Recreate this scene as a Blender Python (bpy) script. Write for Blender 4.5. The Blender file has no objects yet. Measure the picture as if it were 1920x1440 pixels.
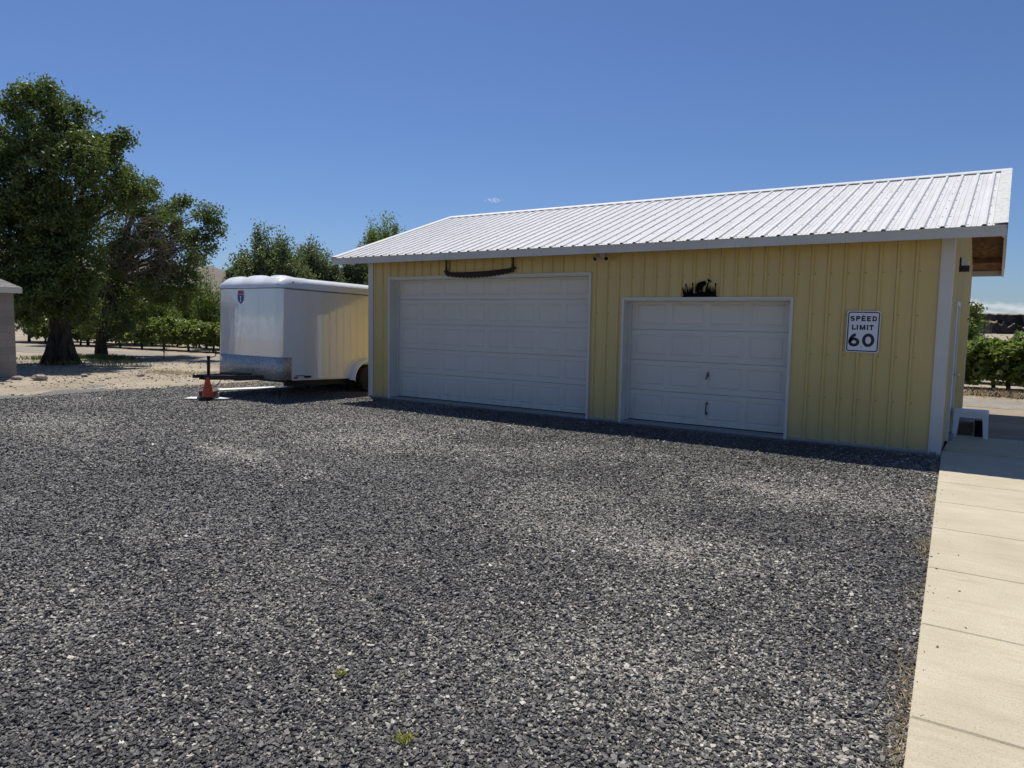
import bpy, math, random
import numpy as np
from mathutils import Vector, Matrix
R = math.radians
random.seed(7)
rng = np.random.default_rng(7)
sc = bpy.context.scene
col = sc.collection

# ------------------------------------------------------------------ camera, sky, sun, exposure
CAM = Vector((11.692, -11.533, 1.754))
YAW, PITCH, ROLL = 0.5956, -0.0879, 0.0176
fw = Vector((-math.sin(YAW)*math.cos(PITCH), math.cos(YAW)*math.cos(PITCH), math.sin(PITCH)))
rt = Vector((math.cos(YAW), math.sin(YAW), 0))
up = rt.cross(fw)
r2 = rt*math.cos(ROLL) + up*math.sin(ROLL)
u2 = -rt*math.sin(ROLL) + up*math.cos(ROLL)
cd = bpy.data.cameras.new("camera")
cam = bpy.data.objects.new("camera", cd)
col.objects.link(cam)
cam.matrix_world = Matrix(((r2.x, u2.x, -fw.x, CAM.x), (r2.y, u2.y, -fw.y, CAM.y), (r2.z, u2.z, -fw.z, CAM.z), (0, 0, 0, 1)))
cd.sensor_fit = 'HORIZONTAL'
cd.sensor_width = 36.0
cd.lens = 36.0*1342.4/1920
cd.clip_start = 0.05
cd.clip_end = 20000
sc.camera = cam

SUN = Vector((-1.18, 0.90, 3.05)).normalized()
sun_el = math.asin(SUN.z)
sun_az = math.atan2(SUN.x, SUN.y)          # clockwise from +Y
ld = bpy.data.lights.new("sun", 'SUN')
ld.energy = 4.8
ld.angle = R(0.53)
ld.color = (1.0, 0.955, 0.88)
lo = bpy.data.objects.new("sun", ld)
lo.rotation_euler = SUN.to_track_quat('Z', 'Y').to_euler()
lo.location = (0, 0, 60)
col.objects.link(lo)

sc.view_settings.view_transform = 'Standard'
sc.view_settings.look = 'None'
sc.view_settings.exposure = 0.0
sc.view_settings.gamma = 1.0

world = bpy.data.worlds.new("World")
sc.world = world
world.use_nodes = True
wt = world.node_tree
for n in list(wt.nodes):
    wt.nodes.remove(n)
def wn(t, **k):
    n = wt.nodes.new(t)
    for a, b in k.items():
        setattr(n, a, b)
    return n
wout = wn('ShaderNodeOutputWorld')
wbg = wn('ShaderNodeBackground')
wbg.inputs['Strength'].default_value = 0.105
sky = wn('ShaderNodeTexSky', sky_type='NISHITA')
sky.sun_disc = False
sky.sun_elevation = sun_el
sky.sun_rotation = sun_az
sky.altitude = 300
sky.air_density = 1.0
sky.dust_density = 0.5
sky.ozone_density = 2.6
wtc = wn('ShaderNodeTexCoord')
sep = wn('ShaderNodeSeparateXYZ')
wt.links.new(wtc.outputs['Generated'], sep.inputs[0])
# low bank of cloud along the horizon
wmap = wn('ShaderNodeMapping')
wmap.inputs['Scale'].default_value = (22, 22, 60)
wt.links.new(wtc.outputs['Generated'], wmap.inputs['Vector'])
wnoise = wn('ShaderNodeTexNoise')
wnoise.inputs['Scale'].default_value = 1.0
wnoise.inputs['Detail'].default_value = 5
wt.links.new(wmap.outputs[0], wnoise.inputs['Vector'])
def wmath(op, a, b=None, clamp=False):
    m = wn('ShaderNodeMath', operation=op)
    m.use_clamp = clamp
    for i, v in enumerate((a, b)):
        if v is None:
            continue
        if isinstance(v, (int, float)):
            m.inputs[i].default_value = v
        else:
            wt.links.new(v, m.inputs[i])
    return m.outputs[0]
ztop = wmath('ADD', wmath('MULTIPLY', wmath('SUBTRACT', wnoise.outputs[0], 0.5), 0.024), 0.033)
bank = wmath('MULTIPLY', wmath('SUBTRACT', ztop, sep.outputs['Z']), 260, True)
inner = wn('ShaderNodeTexNoise')
inner.inputs['Scale'].default_value = 1.0
inner.inputs['Detail'].default_value = 6
wmap2 = wn('ShaderNodeMapping')
wmap2.inputs['Scale'].default_value = (45, 45, 160)
wt.links.new(wtc.outputs['Generated'], wmap2.inputs['Vector'])
wt.links.new(wmap2.outputs[0], inner.inputs['Vector'])
bank = wmath('MULTIPLY', bank, wmath('ADD', wmath('MULTIPLY', wmath('SUBTRACT', inner.outputs[0], 0.35), 2.2, True), 0.15, True))
# one tiny wisp of cloud above the roof
dot = wn('ShaderNodeVectorMath', operation='SUBTRACT')
dot.inputs[1].default_value = (-0.5778, 0.7998, 0.1624)
wt.links.new(wtc.outputs['Generated'], dot.inputs[0])
scl = wn('ShaderNodeVectorMath', operation='MULTIPLY')
scl.inputs[1].default_value = (110, 110, 420)
wt.links.new(dot.outputs[0], scl.inputs[0])
ln = wn('ShaderNodeVectorMath', operation='LENGTH')
wt.links.new(scl.outputs[0], ln.inputs[0])
wmap3 = wn('ShaderNodeMapping')
wmap3.inputs['Scale'].default_value = (230, 230, 420)
wt.links.new(wtc.outputs['Generated'], wmap3.inputs['Vector'])
wn3 = wn('ShaderNodeTexNoise')
wn3.inputs['Scale'].default_value = 1.0
wt.links.new(wmap3.outputs[0], wn3.inputs['Vector'])
wisp = wmath('MULTIPLY', wmath('SUBTRACT', 1.6, ln.outputs['Value'], True), wmath('MULTIPLY', wmath('SUBTRACT', wn3.outputs[0], 0.47), 5.0, True))
mask = wmath('MINIMUM', wmath('ADD', wmath('MULTIPLY', bank, 0.8), wmath('MULTIPLY', wisp, 0.55)), 1.0)
wmix = wn('ShaderNodeMix', data_type='RGBA')
wmix.inputs['B'].default_value = (8.2, 8.3, 8.6, 1)
wt.links.new(mask, wmix.inputs['Factor'])
tint = wn('ShaderNodeMix', data_type='RGBA', blend_type='MULTIPLY')
tint.inputs['Factor'].default_value = 1.0
tint.inputs['B'].default_value = (.50, .62, .85, 1)
wt.links.new(sky.outputs[0], tint.inputs['A'])
wt.links.new(tint.outputs['Result'], wmix.inputs['A'])
wt.links.new(wmix.outputs['Result'], wbg.inputs['Color'])
wt.links.new(wbg.outputs[0], wout.inputs['Surface'])

# ------------------------------------------------------------------ helpers
def tag(o, label=None, cat=None, group=None, kind=None):
    if label: o['label'] = label
    if cat: o['category'] = cat
    if group: o['group'] = group
    if kind: o['kind'] = kind
    return o

def empty(name, loc=(0, 0, 0), rz=0):
    o = bpy.data.objects.new(name, None)
    o.empty_display_size = 0.2
    o.location = loc
    o.rotation_euler = (0, 0, rz)
    col.objects.link(o)
    return o

class MB:
    def __init__(s):
        s.v = []; s.f = []; s.m = []; s.sm = []
    def add(s, vs, fs, mi=0, smooth=False):
        b = len(s.v)
        s.v += [tuple(v) for v in vs]
        for f in fs:
            s.f.append(tuple(b+i for i in f)); s.m.append(mi); s.sm.append(smooth)
    def box(s, x0, x1, y0, y1, z0, z1, mi=0, M=None):
        vs = [Vector(p) for p in ((x0,y0,z0),(x1,y0,z0),(x1,y1,z0),(x0,y1,z0),(x0,y0,z1),(x1,y0,z1),(x1,y1,z1),(x0,y1,z1))]
        if M is not None: vs = [M @ v for v in vs]
        s.add(vs, [(0,3,2,1),(4,5,6,7),(0,1,5,4),(1,2,6,5),(2,3,7,6),(3,0,4,7)], mi)
    def quad(s, a, b, c, d, mi=0):
        s.add([a, b, c, d], [(0,1,2,3)], mi)
    def prism(s, poly, f0, f1, mi=0, caps=True, smooth=False):
        # poly: list of 2D points, f0/f1 map a 2D point to the two end 3D points
        n = len(poly)
        vs = [f0(p) for p in poly] + [f1(p) for p in poly]
        fs = [(i, (i+1) % n, n+(i+1) % n, n+i) for i in range(n)]
        s.add(vs, fs, mi, smooth)
        if caps:
            s.add([f0(p) for p in poly], [tuple(range(n))[::-1]], mi)
            s.add([f1(p) for p in poly], [tuple(range(n))], mi)
    def tube(s, pts, rad, n=8, mi=0, smooth=True, caps=True):
        pts = [Vector(p) for p in pts]
        if not hasattr(rad, '__len__'): rad = [rad]*len(pts)
        base = len(s.v)
        prev = None
        for i, p in enumerate(pts):
            if i == 0: t = pts[1]-pts[0]
            elif i == len(pts)-1: t = pts[-1]-pts[-2]
            else: t = pts[i+1]-pts[i-1]
            t.normalize()
            if prev is None:
                a = Vector((0,0,1)) if abs(t.z) < .9 else Vector((1,0,0))
                u = t.cross(a).normalized()
            else:
                u = prev - t*prev.dot(t)
                if u.length < 1e-6: u = t.orthogonal()
                u.normalize()
            prev = u
            w = t.cross(u)
            for k in range(n):
                a = 2*math.pi*k/n
                s.v.append(tuple(p + (u*math.cos(a)+w*math.sin(a))*rad[i]))
        for i in range(len(pts)-1):
            for k in range(n):
                k2 = (k+1) % n
                s.f.append((base+i*n+k, base+i*n+k2, base+(i+1)*n+k2, base+(i+1)*n+k)); s.m.append(mi); s.sm.append(smooth)
        if caps:
            s.f.append(tuple(base+k for k in range(n))[::-1]); s.m.append(mi); s.sm.append(False)
            e = base+(len(pts)-1)*n
            s.f.append(tuple(e+k for k in range(n))); s.m.append(mi); s.sm.append(False)
    def lathe(s, prof, c=(0,0,0), axis='z', n=24, mi=0, smooth=True):
        c = Vector(c)
        base = len(s.v)
        for (r, h) in prof:
            for k in range(n):
                a = 2*math.pi*k/n
                if axis == 'z': p = Vector((r*math.cos(a), r*math.sin(a), h))
                else: p = Vector((h, r*math.cos(a), r*math.sin(a)))
                s.v.append(tuple(c+p))
        for i in range(len(prof)-1):
            for k in range(n):
                k2 = (k+1) % n
                s.f.append((base+i*n+k, base+i*n+k2, base+(i+1)*n+k2, base+(i+1)*n+k)); s.m.append(mi); s.sm.append(smooth)
        for i, rev in ((0, True), (len(prof)-1, False)):
            if prof[i][0] > 1e-4:
                f = [base+i*n+k for k in range(n)]
                s.f.append(tuple(f[::-1] if rev else f)); s.m.append(mi); s.sm.append(False)
    def build(s, name, mats, parent=None, bevel=0, loc=None):
        me = bpy.data.meshes.new(name)
        me.from_pydata(s.v, [], s.f)
        if not isinstance(mats, (list, tuple)): mats = [mats]
        for m in mats: me.materials.append(m)
        me.polygons.foreach_set('material_index', s.m)
        me.polygons.foreach_set('use_smooth', s.sm)
        me.update()
        o = bpy.data.objects.new(name, me)
        col.objects.link(o)
        if parent is not None: o.parent = parent
        if loc is not None: o.location = loc
        if bevel:
            b = o.modifiers.new('bevel', 'BEVEL'); b.width = bevel; b.segments = 2; b.limit_method = 'ANGLE'; b.angle_limit = R(40)
        return o

def np_mesh(name, v, f, mats, parent=None, rnd=None, smooth=False, colors=None):
    """v (N,3), f (M,k) arrays of equal-sized faces"""
    me = bpy.data.meshes.new(name)
    v = np.ascontiguousarray(v, dtype=np.float32); f = np.ascontiguousarray(f, dtype=np.int32)
    M, k = f.shape
    me.vertices.add(len(v)); me.vertices.foreach_set('co', v.ravel())
    me.loops.add(M*k); me.loops.foreach_set('vertex_index', f.ravel())
    me.polygons.add(M)
    me.polygons.foreach_set('loop_start', np.arange(0, M*k, k, dtype=np.int32))
    me.polygons.foreach_set('use_smooth', np.full(M, smooth, dtype=bool))
    if not isinstance(mats, (list, tuple)): mats = [mats]
    for m in mats: me.materials.append(m)
    if rnd is not None:
        a = me.attributes.new('rnd', 'FLOAT', 'FACE'); a.data.foreach_set('value', np.ascontiguousarray(rnd, dtype=np.float32))
    if colors is not None:
        for nm, arr in colors.items():
            a = me.attributes.new(nm, 'FLOAT', 'POINT'); a.data.foreach_set('value', np.ascontiguousarray(arr, dtype=np.float32))
    me.update(calc_edges=True)
    me.validate()
    o = bpy.data.objects.new(name, me)
    col.objects.link(o)
    if parent is not None: o.parent = parent
    return o

# ------------------------------------------------------------------ materials
class Mat:
    def __init__(s, name):
        s.m = bpy.data.materials.new(name); s.m.use_nodes = True
        s.t = s.m.node_tree
        s.b = s.t.nodes['Principled BSDF']; s.out = s.t.nodes['Material Output']
    def n(s, t, **k):
        nd = s.t.nodes.new(t)
        for a, b in k.items(): setattr(nd, a, b)
        return nd
    def l(s, a, b): s.t.links.new(a, b)
    def coord(s, scale=(1,1,1), kind='Object'):
        tc = s.n('ShaderNodeTexCoord'); mp = s.n('ShaderNodeMapping')
        mp.inputs['Scale'].default_value = scale
        s.l(tc.outputs[kind], mp.inputs['Vector'])
        return mp.outputs[0]
    def noise(s, vec, scale, detail=3, rough=.5, dist=0):
        n = s.n('ShaderNodeTexNoise'); n.inputs['Scale'].default_value = scale; n.inputs['Detail'].default_value = detail
        n.inputs['Roughness'].default_value = rough; n.inputs['Distortion'].default_value = dist
        s.l(vec, n.inputs['Vector']); return n.outputs[0]
    def ramp(s, fac, stops, interp='LINEAR'):
        r = s.n('ShaderNodeValToRGB'); r.color_ramp.interpolation = interp
        e = r.color_ramp.elements
        while len(e) < len(stops): e.new(0.5)
        for x, (p, c) in zip(e, stops):
            x.position = p; x.color = (c[0], c[1], c[2], 1) if len(c) == 3 else c
        s.l(fac, r.inputs[0]); return r.outputs[0]
    def mix(s, a, b, fac, blend='MIX'):
        m = s.n('ShaderNodeMix', data_type='RGBA', blend_type=blend)
        for key, v in (('A', a), ('B', b), ('Factor', fac)):
            sock = [i for i in m.inputs if i.name == key and (i.type == ('VALUE' if key == 'Factor' else 'RGBA'))][0]
            if isinstance(v, (int, float)): sock.default_value = v
            elif isinstance(v, tuple): sock.default_value = (v[0], v[1], v[2], 1)
            else: s.l(v, sock)
        return [o for o in m.outputs if o.type == 'RGBA'][0]
    def math(s, op, a, b=None, clamp=False):
        m = s.n('ShaderNodeMath', operation=op); m.use_clamp = clamp
        for i, v in enumerate((a, b)):
            if v is None: continue
            if isinstance(v, (int, float)): m.inputs[i].default_value = v
            else: s.l(v, m.inputs[i])
        return m.outputs[0]
    def base(s, c):
        if isinstance(c, tuple): s.b.inputs['Base Color'].default_value = (c[0], c[1], c[2], 1)
        else: s.l(c, s.b.inputs['Base Color'])
        return s
    def set(s, rough=None, metal=None, spec=None, coat=None):
        if rough is not None: s.b.inputs['Roughness'].default_value = rough
        if metal is not None: s.b.inputs['Metallic'].default_value = metal
        if spec is not None: s.b.inputs['Specular IOR Level'].default_value = spec
        if coat is not None: s.b.inputs['Coat Weight'].default_value = coat
        return s
    def bump(s, h, strength=.3, dist=.01):
        b = s.n('ShaderNodeBump'); b.inputs['Strength'].default_value = strength; b.inputs['Distance'].default_value = dist
        s.l(h, b.inputs['Height']); s.l(b.outputs[0], s.b.inputs['Normal']); return s

def simple(name, c, rough=.5, metal=0, var=.12, vscale=3, bump=0, bscale=40, spec=None):
    m = Mat(name); v = m.coord()
    nz = m.noise(v, vscale, 4, .6)
    c2 = tuple(max(0, x*(1-var)) for x in c); c3 = tuple(min(1, x*(1+var)) for x in c)
    m.base(m.ramp(nz, [(.3, c2), (.7, c3)])).set(rough, metal, spec)
    if spec is not None: m.set(spec=spec)
    if bump: m.bump(m.noise(v, bscale, 4, .6), bump, .01)
    return m.m

M_white = simple('white painted steel', (.63, .615, .56), .45, var=.05, vscale=1.5, bump=.03)
M_fascia = simple('white painted fascia board', (.57, .55, .49), .6, var=.08, vscale=2, bump=.08)
M_screw = simple('screw heads', (.06, .055, .045), .5, .4)
M_black = simple('black painted steel', (.012, .012, .013), .45, var=.2)
M_blackm = simple('black flat metal', (.004, .004, .004), .8, var=.2, spec=.1)
M_rubber = simple('tyre rubber', (.02, .019, .018), .85, var=.2, bump=.2)
M_rust = simple('rusty steel', (.03, .017, .012), .8, var=.35, vscale=14, bump=.2)
M_dark = simple('dark gap', (.01, .01, .01), .9)
M_concrete_d = simple('grey slab concrete', (.3, .29, .27), .9, var=.15, vscale=6, bump=.2)
M_cone = simple('orange cone plastic', (.72, .1, .02), .5, var=.12, vscale=6)
M_conebase = simple('black cone base', (.02, .02, .02), .7)
M_plastic = simple('white plastic', (.72, .74, .76), .4, var=.03)
M_glassy = simple('pale lamp plastic', (.7, .72, .75), .25, var=.03)
M_block = simple('red brown wood block', (.11, .05, .035), .85, var=.25, vscale=10, bump=.3)
M_board = simple('bleached white board', (.78, .76, .7), .75, var=.06, vscale=8, bump=.1)
M_alu = simple('bright aluminium', (.75, .76, .78), .3, 1.0, var=.04)
M_steelhandle = simple('zinc handle', (.12, .12, .12), .4, .8)
M_rock = simple('pale field rock', (.33, .28, .22), .9, var=.25, vscale=6, bump=.6, bscale=9)
M_signw = simple('white sign sheeting', (.74, .76, .8), .4, var=.02)
M_ink = simple('black sign ink', (.012, .012, .014), .45)
M_red = simple('red sticker', (.42, .02, .03), .35)
M_blue = simple('blue sticker', (.012, .035, .2), .3)
M_stickw = simple('white sticker', (.8, .8, .82), .35)
M_amber = simple('amber marker lens', (.35, .1, .02), .3)
M_redlens = simple('red marker lens', (.4, .05, .03), .3)
M_darkbin = simple('black plastic', (.012, .012, .014), .5)
M_wirem = simple('rusty wire', (.12, .07, .04), .8)

def wall_mat():
    m = Mat('yellow painted steel siding'); v = m.coord()
    n1 = m.noise(m.coord((1, 1, .25)), 1.6, 4, .6)
    c = m.ramp(n1, [(.3, (.60, .455, .165)), (.7, (.66, .51, .195))])
    n2 = m.noise(m.coord((14, 14, .6)), 1.0, 4, .6)
    c = m.mix(c, (.50, .375, .13), m.math('MULTIPLY', m.math('SUBTRACT', n2, .52, True), 1.1, True))
    tcz = m.n('ShaderNodeTexCoord'); spz = m.n('ShaderNodeSeparateXYZ'); m.l(tcz.outputs['Object'], spz.inputs[0])
    low = m.math('MULTIPLY', m.math('SUBTRACT', .34, spz.outputs['Z'], True), 2.4, True)
    dn = m.noise(v, 7, 5, .7)
    c = m.mix(c, (.40, .35, .26), m.math('MULTIPLY', low, m.math('MULTIPLY', m.math('SUBTRACT', dn, .3, True), 2.2, True)))
    m.base(c).set(.32, 0)
    m.bump(m.noise(v, 2.5, 3), .05, .02)
    return m.m
M_wall = wall_mat()

def roof_mat():
    m = Mat('white roof steel'); v = m.coord()
    st = m.noise(m.coord((9, 1.0, 1.0)), 1.0, 5, .65)
    n2 = m.noise(v, 5, 5, .65)
    c = m.ramp(st, [(.3, (.60, .59, .56)), (.55, (.69, .685, .665)), (.8, (.75, .745, .73))])
    c = m.mix(c, (.46, .45, .41), m.math('MULTIPLY', m.math('SUBTRACT', n2, .54, True), 1.4, True))
    m.base(c).set(.5, 0, .3)
    m.bump(m.noise(v, 30, 3), .03, .01)
    return m.m
M_roof = roof_mat()

def rake_mat():
    m = Mat('stained rake trim'); v = m.coord()
    n2 = m.noise(m.coord((6, 2, 2)), 4, 6, .7)
    c = m.ramp(n2, [(.3, (.42, .43, .36)), (.48, (.58, .58, .53)), (.7, (.68, .68, .65))])
    m.base(c).set(.6); return m.m
M_rake = rake_mat()

def door_mat():
    m = Mat('white embossed door steel')
    n = m.noise(m.coord((.6, 1, 30)), 4, 4, .6)
    v = m.coord()
    c = m.ramp(m.noise(v, .8, 3), [(.3, (.655, .615, .53)), (.7, (.695, .655, .57))])
    d = m.noise(v, 9, 5, .7)
    c = m.mix(c, (.45, .43, .39), m.math('MULTIPLY', m.math('SUBTRACT', d, .6, True), 1.8, True))
    tcz = m.n('ShaderNodeTexCoord'); spz = m.n('ShaderNodeSeparateXYZ'); m.l(tcz.outputs['Object'], spz.inputs[0])
    low = m.math('MULTIPLY', m.math('SUBTRACT', .45, spz.outputs['Z'], True), 1.6, True)
    st2 = m.noise(m.coord((12, 12, 1)), 1.0, 4, .6)
    c = m.mix(c, (.40, .36, .29), m.math('MULTIPLY', low, m.math('MULTIPLY', m.math('SUBTRACT', m.math('MULTIPLY', m.math('ADD', d, st2), .5), .38, True), 3.0, True)))
    m.base(c).set(.45)
    m.bump(n, .12, .004)
    return m.m
M_door = door_mat()

def osb_mat():
    m = Mat('brown strand board')
    vo = m.n('ShaderNodeTexVoronoi'); vo.inputs['Scale'].default_value = 14
    m.l(m.coord((1, 2.2, 1)), vo.inputs['Vector'])
    c = m.ramp(vo.outputs['Color'], [(.2, (.075, .032, .012)), (.5, (.14, .066, .026)), (.8, (.20, .105, .045))])
    m.base(c).set(.85); return m.m
M_osb = osb_mat()
M_timber = simple('brown timber', (.13, .065, .03), .85, var=.25, vscale=8, bump=.2)

def concrete_mat():
    m = Mat('broom finished tan concrete'); v = m.coord()
    n1 = m.noise(v, 1.3, 5, .6)
    n2 = m.noise(m.coord((1.6, 60, 1)), 1.6, 4, .7)
    n3 = m.noise(v, 95, 4, .75)
    n4 = m.noise(m.coord((1.5, 9, 1)), 1.5, 4, .6)
    c = m.ramp(n1, [(.25, (.45, .39, .262)), (.55, (.54, .475, .335)), (.8, (.62, .555, .41))])
    c = m.mix(c, (.66, .595, .475), m.math('MULTIPLY', m.math('SUBTRACT', n2, .45, True), 1.8, True))
    c = m.mix(c, (.27, .23, .165), m.math('MULTIPLY', m.math('SUBTRACT', n3, .5, True), 4.0, True))
    n5 = m.noise(m.coord((1, 2.2, 1)), 2.3, 5, .7)
    c = m.mix(c, (.36, .30, .205), m.math('MULTIPLY', m.math('SUBTRACT', n5, .55, True), 2.2, True))
    c = m.mix(c, (.40, .33, .22), m.math('MULTIPLY', m.math('SUBTRACT', n4, .5, True), 1.5, True))
    m.base(c).set(.9)
    h = m.math('ADD', m.math('MULTIPLY', n2, .7), m.math('MULTIPLY', n3, .6))
    m.bump(h, .5, .003)
    return m.m
M_conc = concrete_mat()

def gravel_mat():
    m = Mat('dark crushed basalt'); v = m.coord()
    vo = m.n('ShaderNodeTexVoronoi'); vo.inputs['Scale'].default_value = 58
    dn = m.n('ShaderNodeTexNoise'); dn.inputs['Scale'].default_value = 25; m.l(v, dn.inputs['Vector'])
    dv = m.mix(v, dn.outputs['Color'], .012)
    m.l(dv, vo.inputs['Vector'])
    sepc = m.n('ShaderNodeSeparateColor'); m.l(vo.outputs['Color'], sepc.inputs[0])
    at = m.n('ShaderNodeAttribute'); at.attribute_name = 'patch'
    sel = m.math('ADD', sepc.outputs[0], m.math('MULTIPLY', at.outputs['Fac'], .6))
    c = m.ramp(sel, [(.0, (.062, .0585, .053)), (.5, (.13, .122, .110)), (.8, (.2, .187, .168)), (.93, (.3, .277, .235)), (1.0, (.52, .475, .385))])
    n3 = m.noise(v, 1.2, 4, .6)
    c = m.mix(c, (.2, .18, .15), m.math('MULTIPLY', m.math('SUBTRACT', n3, .55, True), .8, True))
    n8 = m.noise(v, 7, 4, .7)
    c = m.mix(c, (.035, .034, .035), m.math('MULTIPLY', m.math('SUBTRACT', n8, .5, True), 2.4, True))
    cr = m.math('MULTIPLY', m.math('SUBTRACT', vo.outputs['Distance'], .42, True), 2.2, True)
    c = m.mix(c, (.03, .03, .032), cr)
    m.base(c).set(.5, spec=.5)
    h = m.math('SUBTRACT', m.math('MULTIPLY', sepc.outputs[1], .6), m.math('MULTIPLY', vo.outputs['Distance'], 1.0))
    m.bump(h, .9, .012)
    return m.m
M_gravel = gravel_mat()

def stone_mat():
    m = Mat('basalt chip')
    at = m.n('ShaderNodeAttribute'); at.attribute_name = 'rnd'
    c = m.ramp(at.outputs['Fac'], [(.0, (.042, .0395, .0365)), (.4, (.076, .072, .066)), (.75, (.110, .104, .0945)), (.88, (.16, .15, .134)), (.95, (.40, .365, .30)), (1.0, (.66, .61, .51))])
    n = m.noise(m.coord(), 90, 3, .6)
    c = m.mix(c, (.09, .085, .08), m.math('MULTIPLY', m.math('SUBTRACT', n, .5, True), .9, True))
    m.base(c).set(.55, spec=.45); return m.m
M_stone = stone_mat()

def dirt_mat():
    m = Mat('dry tan dirt'); v = m.coord()
    n1 = m.noise(v, .35, 6, .62); n2 = m.noise(v, 5, 6, .75); n3 = m.noise(v, 30, 4, .7)
    c = m.ramp(n1, [(.3, (.26, .215, .155)), (.5, (.37, .315, .235)), (.7, (.48, .42, .325))])
    c = m.mix(c, (.44, .36, .19), m.math('MULTIPLY', m.math('SUBTRACT', m.noise(v, 1.1, 5, .65), .55, True), 2.0, True))
    c = m.mix(c, (.22, .18, .13), m.math('MULTIPLY', m.math('SUBTRACT', n2, .48, True), 2.6, True))
    c = m.mix(c, (.6, .54, .44), m.math('MULTIPLY', m.math('SUBTRACT', n3, .55, True), 2, True))
    m.base(c).set(.95, spec=.1)
    m.bump(m.math('ADD', n2, m.math('MULTIPLY', n3, .4)), .6, .04)
    return m.m
M_dirt = dirt_mat()

def lane_mat():
    m = Mat('pale gravel lane'); v = m.coord()
    n1 = m.noise(m.coord((.25, 1, 1)), .8, 5, .6); n3 = m.noise(v, 16, 5, .8); n2 = m.noise(v, 4, 4, .7)
    c = m.ramp(n1, [(.3, (.24, .21, .17)), (.7, (.36, .325, .27))])
    c = m.mix(c, (.13, .118, .105), m.math('MULTIPLY', m.math('SUBTRACT', n3, .48, True), 3.2, True))
    c = m.mix(c, (.52, .47, .4), m.math('MULTIPLY', m.math('SUBTRACT', n2, .5, True), 2.0, True))
    m.base(c).set(.95, spec=.1); m.bump(n3, .6, .03)
    return m.m
M_lane = lane_mat()

def hill_mat():
    m = Mat('dry grass hillside'); v = m.coord()
    n1 = m.noise(v, .012, 6, .62); n2 = m.noise(v, .12, 5, .7)
    c = m.ramp(n1, [(.3, (.165, .145, .13)), (.7, (.25, .22, .195))])
    c = m.mix(c, (.11, .1, .09), m.math('MULTIPLY', m.math('SUBTRACT', n2, .52, True), 1.8, True))
    m.base(c).set(1, spec=0); return m.m
M_hill = hill_mat()

def mesa_mat():
    m = Mat('basalt cliff and dry grass'); v = m.coord()
    geo = m.n('ShaderNodeNewGeometry'); sp = m.n('ShaderNodeSeparateXYZ'); m.l(geo.outputs['Normal'], sp.inputs[0])
    n1 = m.noise(m.coord((.25, .25, .08)), 1.5, 5, .7); n2 = m.noise(v, .3, 5, .7)
    rock = m.ramp(n1, [(.3, (.03, .027, .025)), (.7, (.085, .075, .068))])
    grass = m.ramp(n2, [(.3, (.22, .17, .12)), (.7, (.38, .31, .22))])
    f = m.math('MULTIPLY', m.math('SUBTRACT', sp.outputs['Z'], .72, True), 6, True)
    m.base(m.mix(rock, grass, f)).set(1, spec=0); m.bump(n1, .8, .8); return m.m
M_mesa = mesa_mat()

def bark_mat(name, c1, c2):
    m = Mat(name)
    n = m.noise(m.coord((7, 7, 1.1)), 2.2, 6, .7, .6)
    m.base(m.ramp(n, [(.35, c1), (.65, c2)])).set(.95, spec=.1)
    m.bump(n, 1.0, .09); return m.m
M_bark = bark_mat('furrowed bark', (.02, .016, .013), (.11, .09, .072))
M_bark2 = bark_mat('vine bark', (.03, .022, .016), (.12, .09, .065))
M_dead = simple('dead grey twigs', (.17, .13, .105), .95, var=.2)

def leaf_mat(name, stops, trans=.35, rough=.45, tcol=(.35, .5, .06)):
    m = Mat(name)
    at = m.n('ShaderNodeAttribute'); at.attribute_name = 'rnd'
    c = m.ramp(at.outputs['Fac'], stops)
    m.base(c).set(rough, spec=.4)
    tr = m.n('ShaderNodeBsdfTranslucent')
    tc = m.mix(c, tcol, .35)
    m.l(tc, tr.inputs['Color'])
    ms = m.n('ShaderNodeMixShader'); ms.inputs[0].default_value = trans
    m.l(m.b.outputs[0], ms.inputs[1]); m.l(tr.outputs[0], ms.inputs[2]); m.l(ms.outputs[0], m.out.inputs['Surface'])
    return m.m
L_elm = leaf_mat('old tree leaves', [(0, (.03, .05, .015)), (.5, (.066, .102, .028)), (.85, (.125, .172, .05)), (1, (.24, .27, .10))], .32)
L_vine = leaf_mat('grape leaves', [(0, (.06, .085, .02)), (.5, (.15, .19, .045)), (.85, (.24, .28, .09)), (1, (.42, .44, .22))], .45, .35)
L_ash = leaf_mat('grey green leaves', [(0, (.05, .07, .034)), (.5, (.115, .145, .07)), (.9, (.19, .225, .115)), (1, (.28, .3, .17))], .34)
L_bush = leaf_mat('bright green leaves', [(0, (.05, .085, .018)), (.5, (.12, .18, .032)), (1, (.22, .28, .065))], .4)
L_weed = leaf_mat('yellow green weed', [(0, (.24, .27, .04)), (.5, (.45, .47, .10)), (1, (.62, .6, .2))], .1, .6, (.6, .6, .2))
L_dry = leaf_mat('dry straw', [(0, (.34, .26, .14)), (.6, (.56, .46, .29)), (1, (.75, .66, .46))], .15, .6, (.6, .45, .25))
L_grass = leaf_mat('low green grass', [(0, (.05, .08, .02)), (.6, (.1, .15, .035)), (1, (.26, .25, .1))], .25)

# ------------------------------------------------------------------ ground
def hfun(x, y):
    x = np.asarray(x, dtype=float); y = np.asarray(y, dtype=float)
    h = .010*np.sin(.9*x+.35*y+1)+.008*np.sin(.55*y-1.3*x+.5)+.006*np.sin(2.1*y+.7*x)+.005*np.sin(2.7*x-1.1*y)
    return h*np.clip((-y-.6)/2, 0, 1)*np.clip((11.0-x)/1.0, 0, 1)

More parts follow.
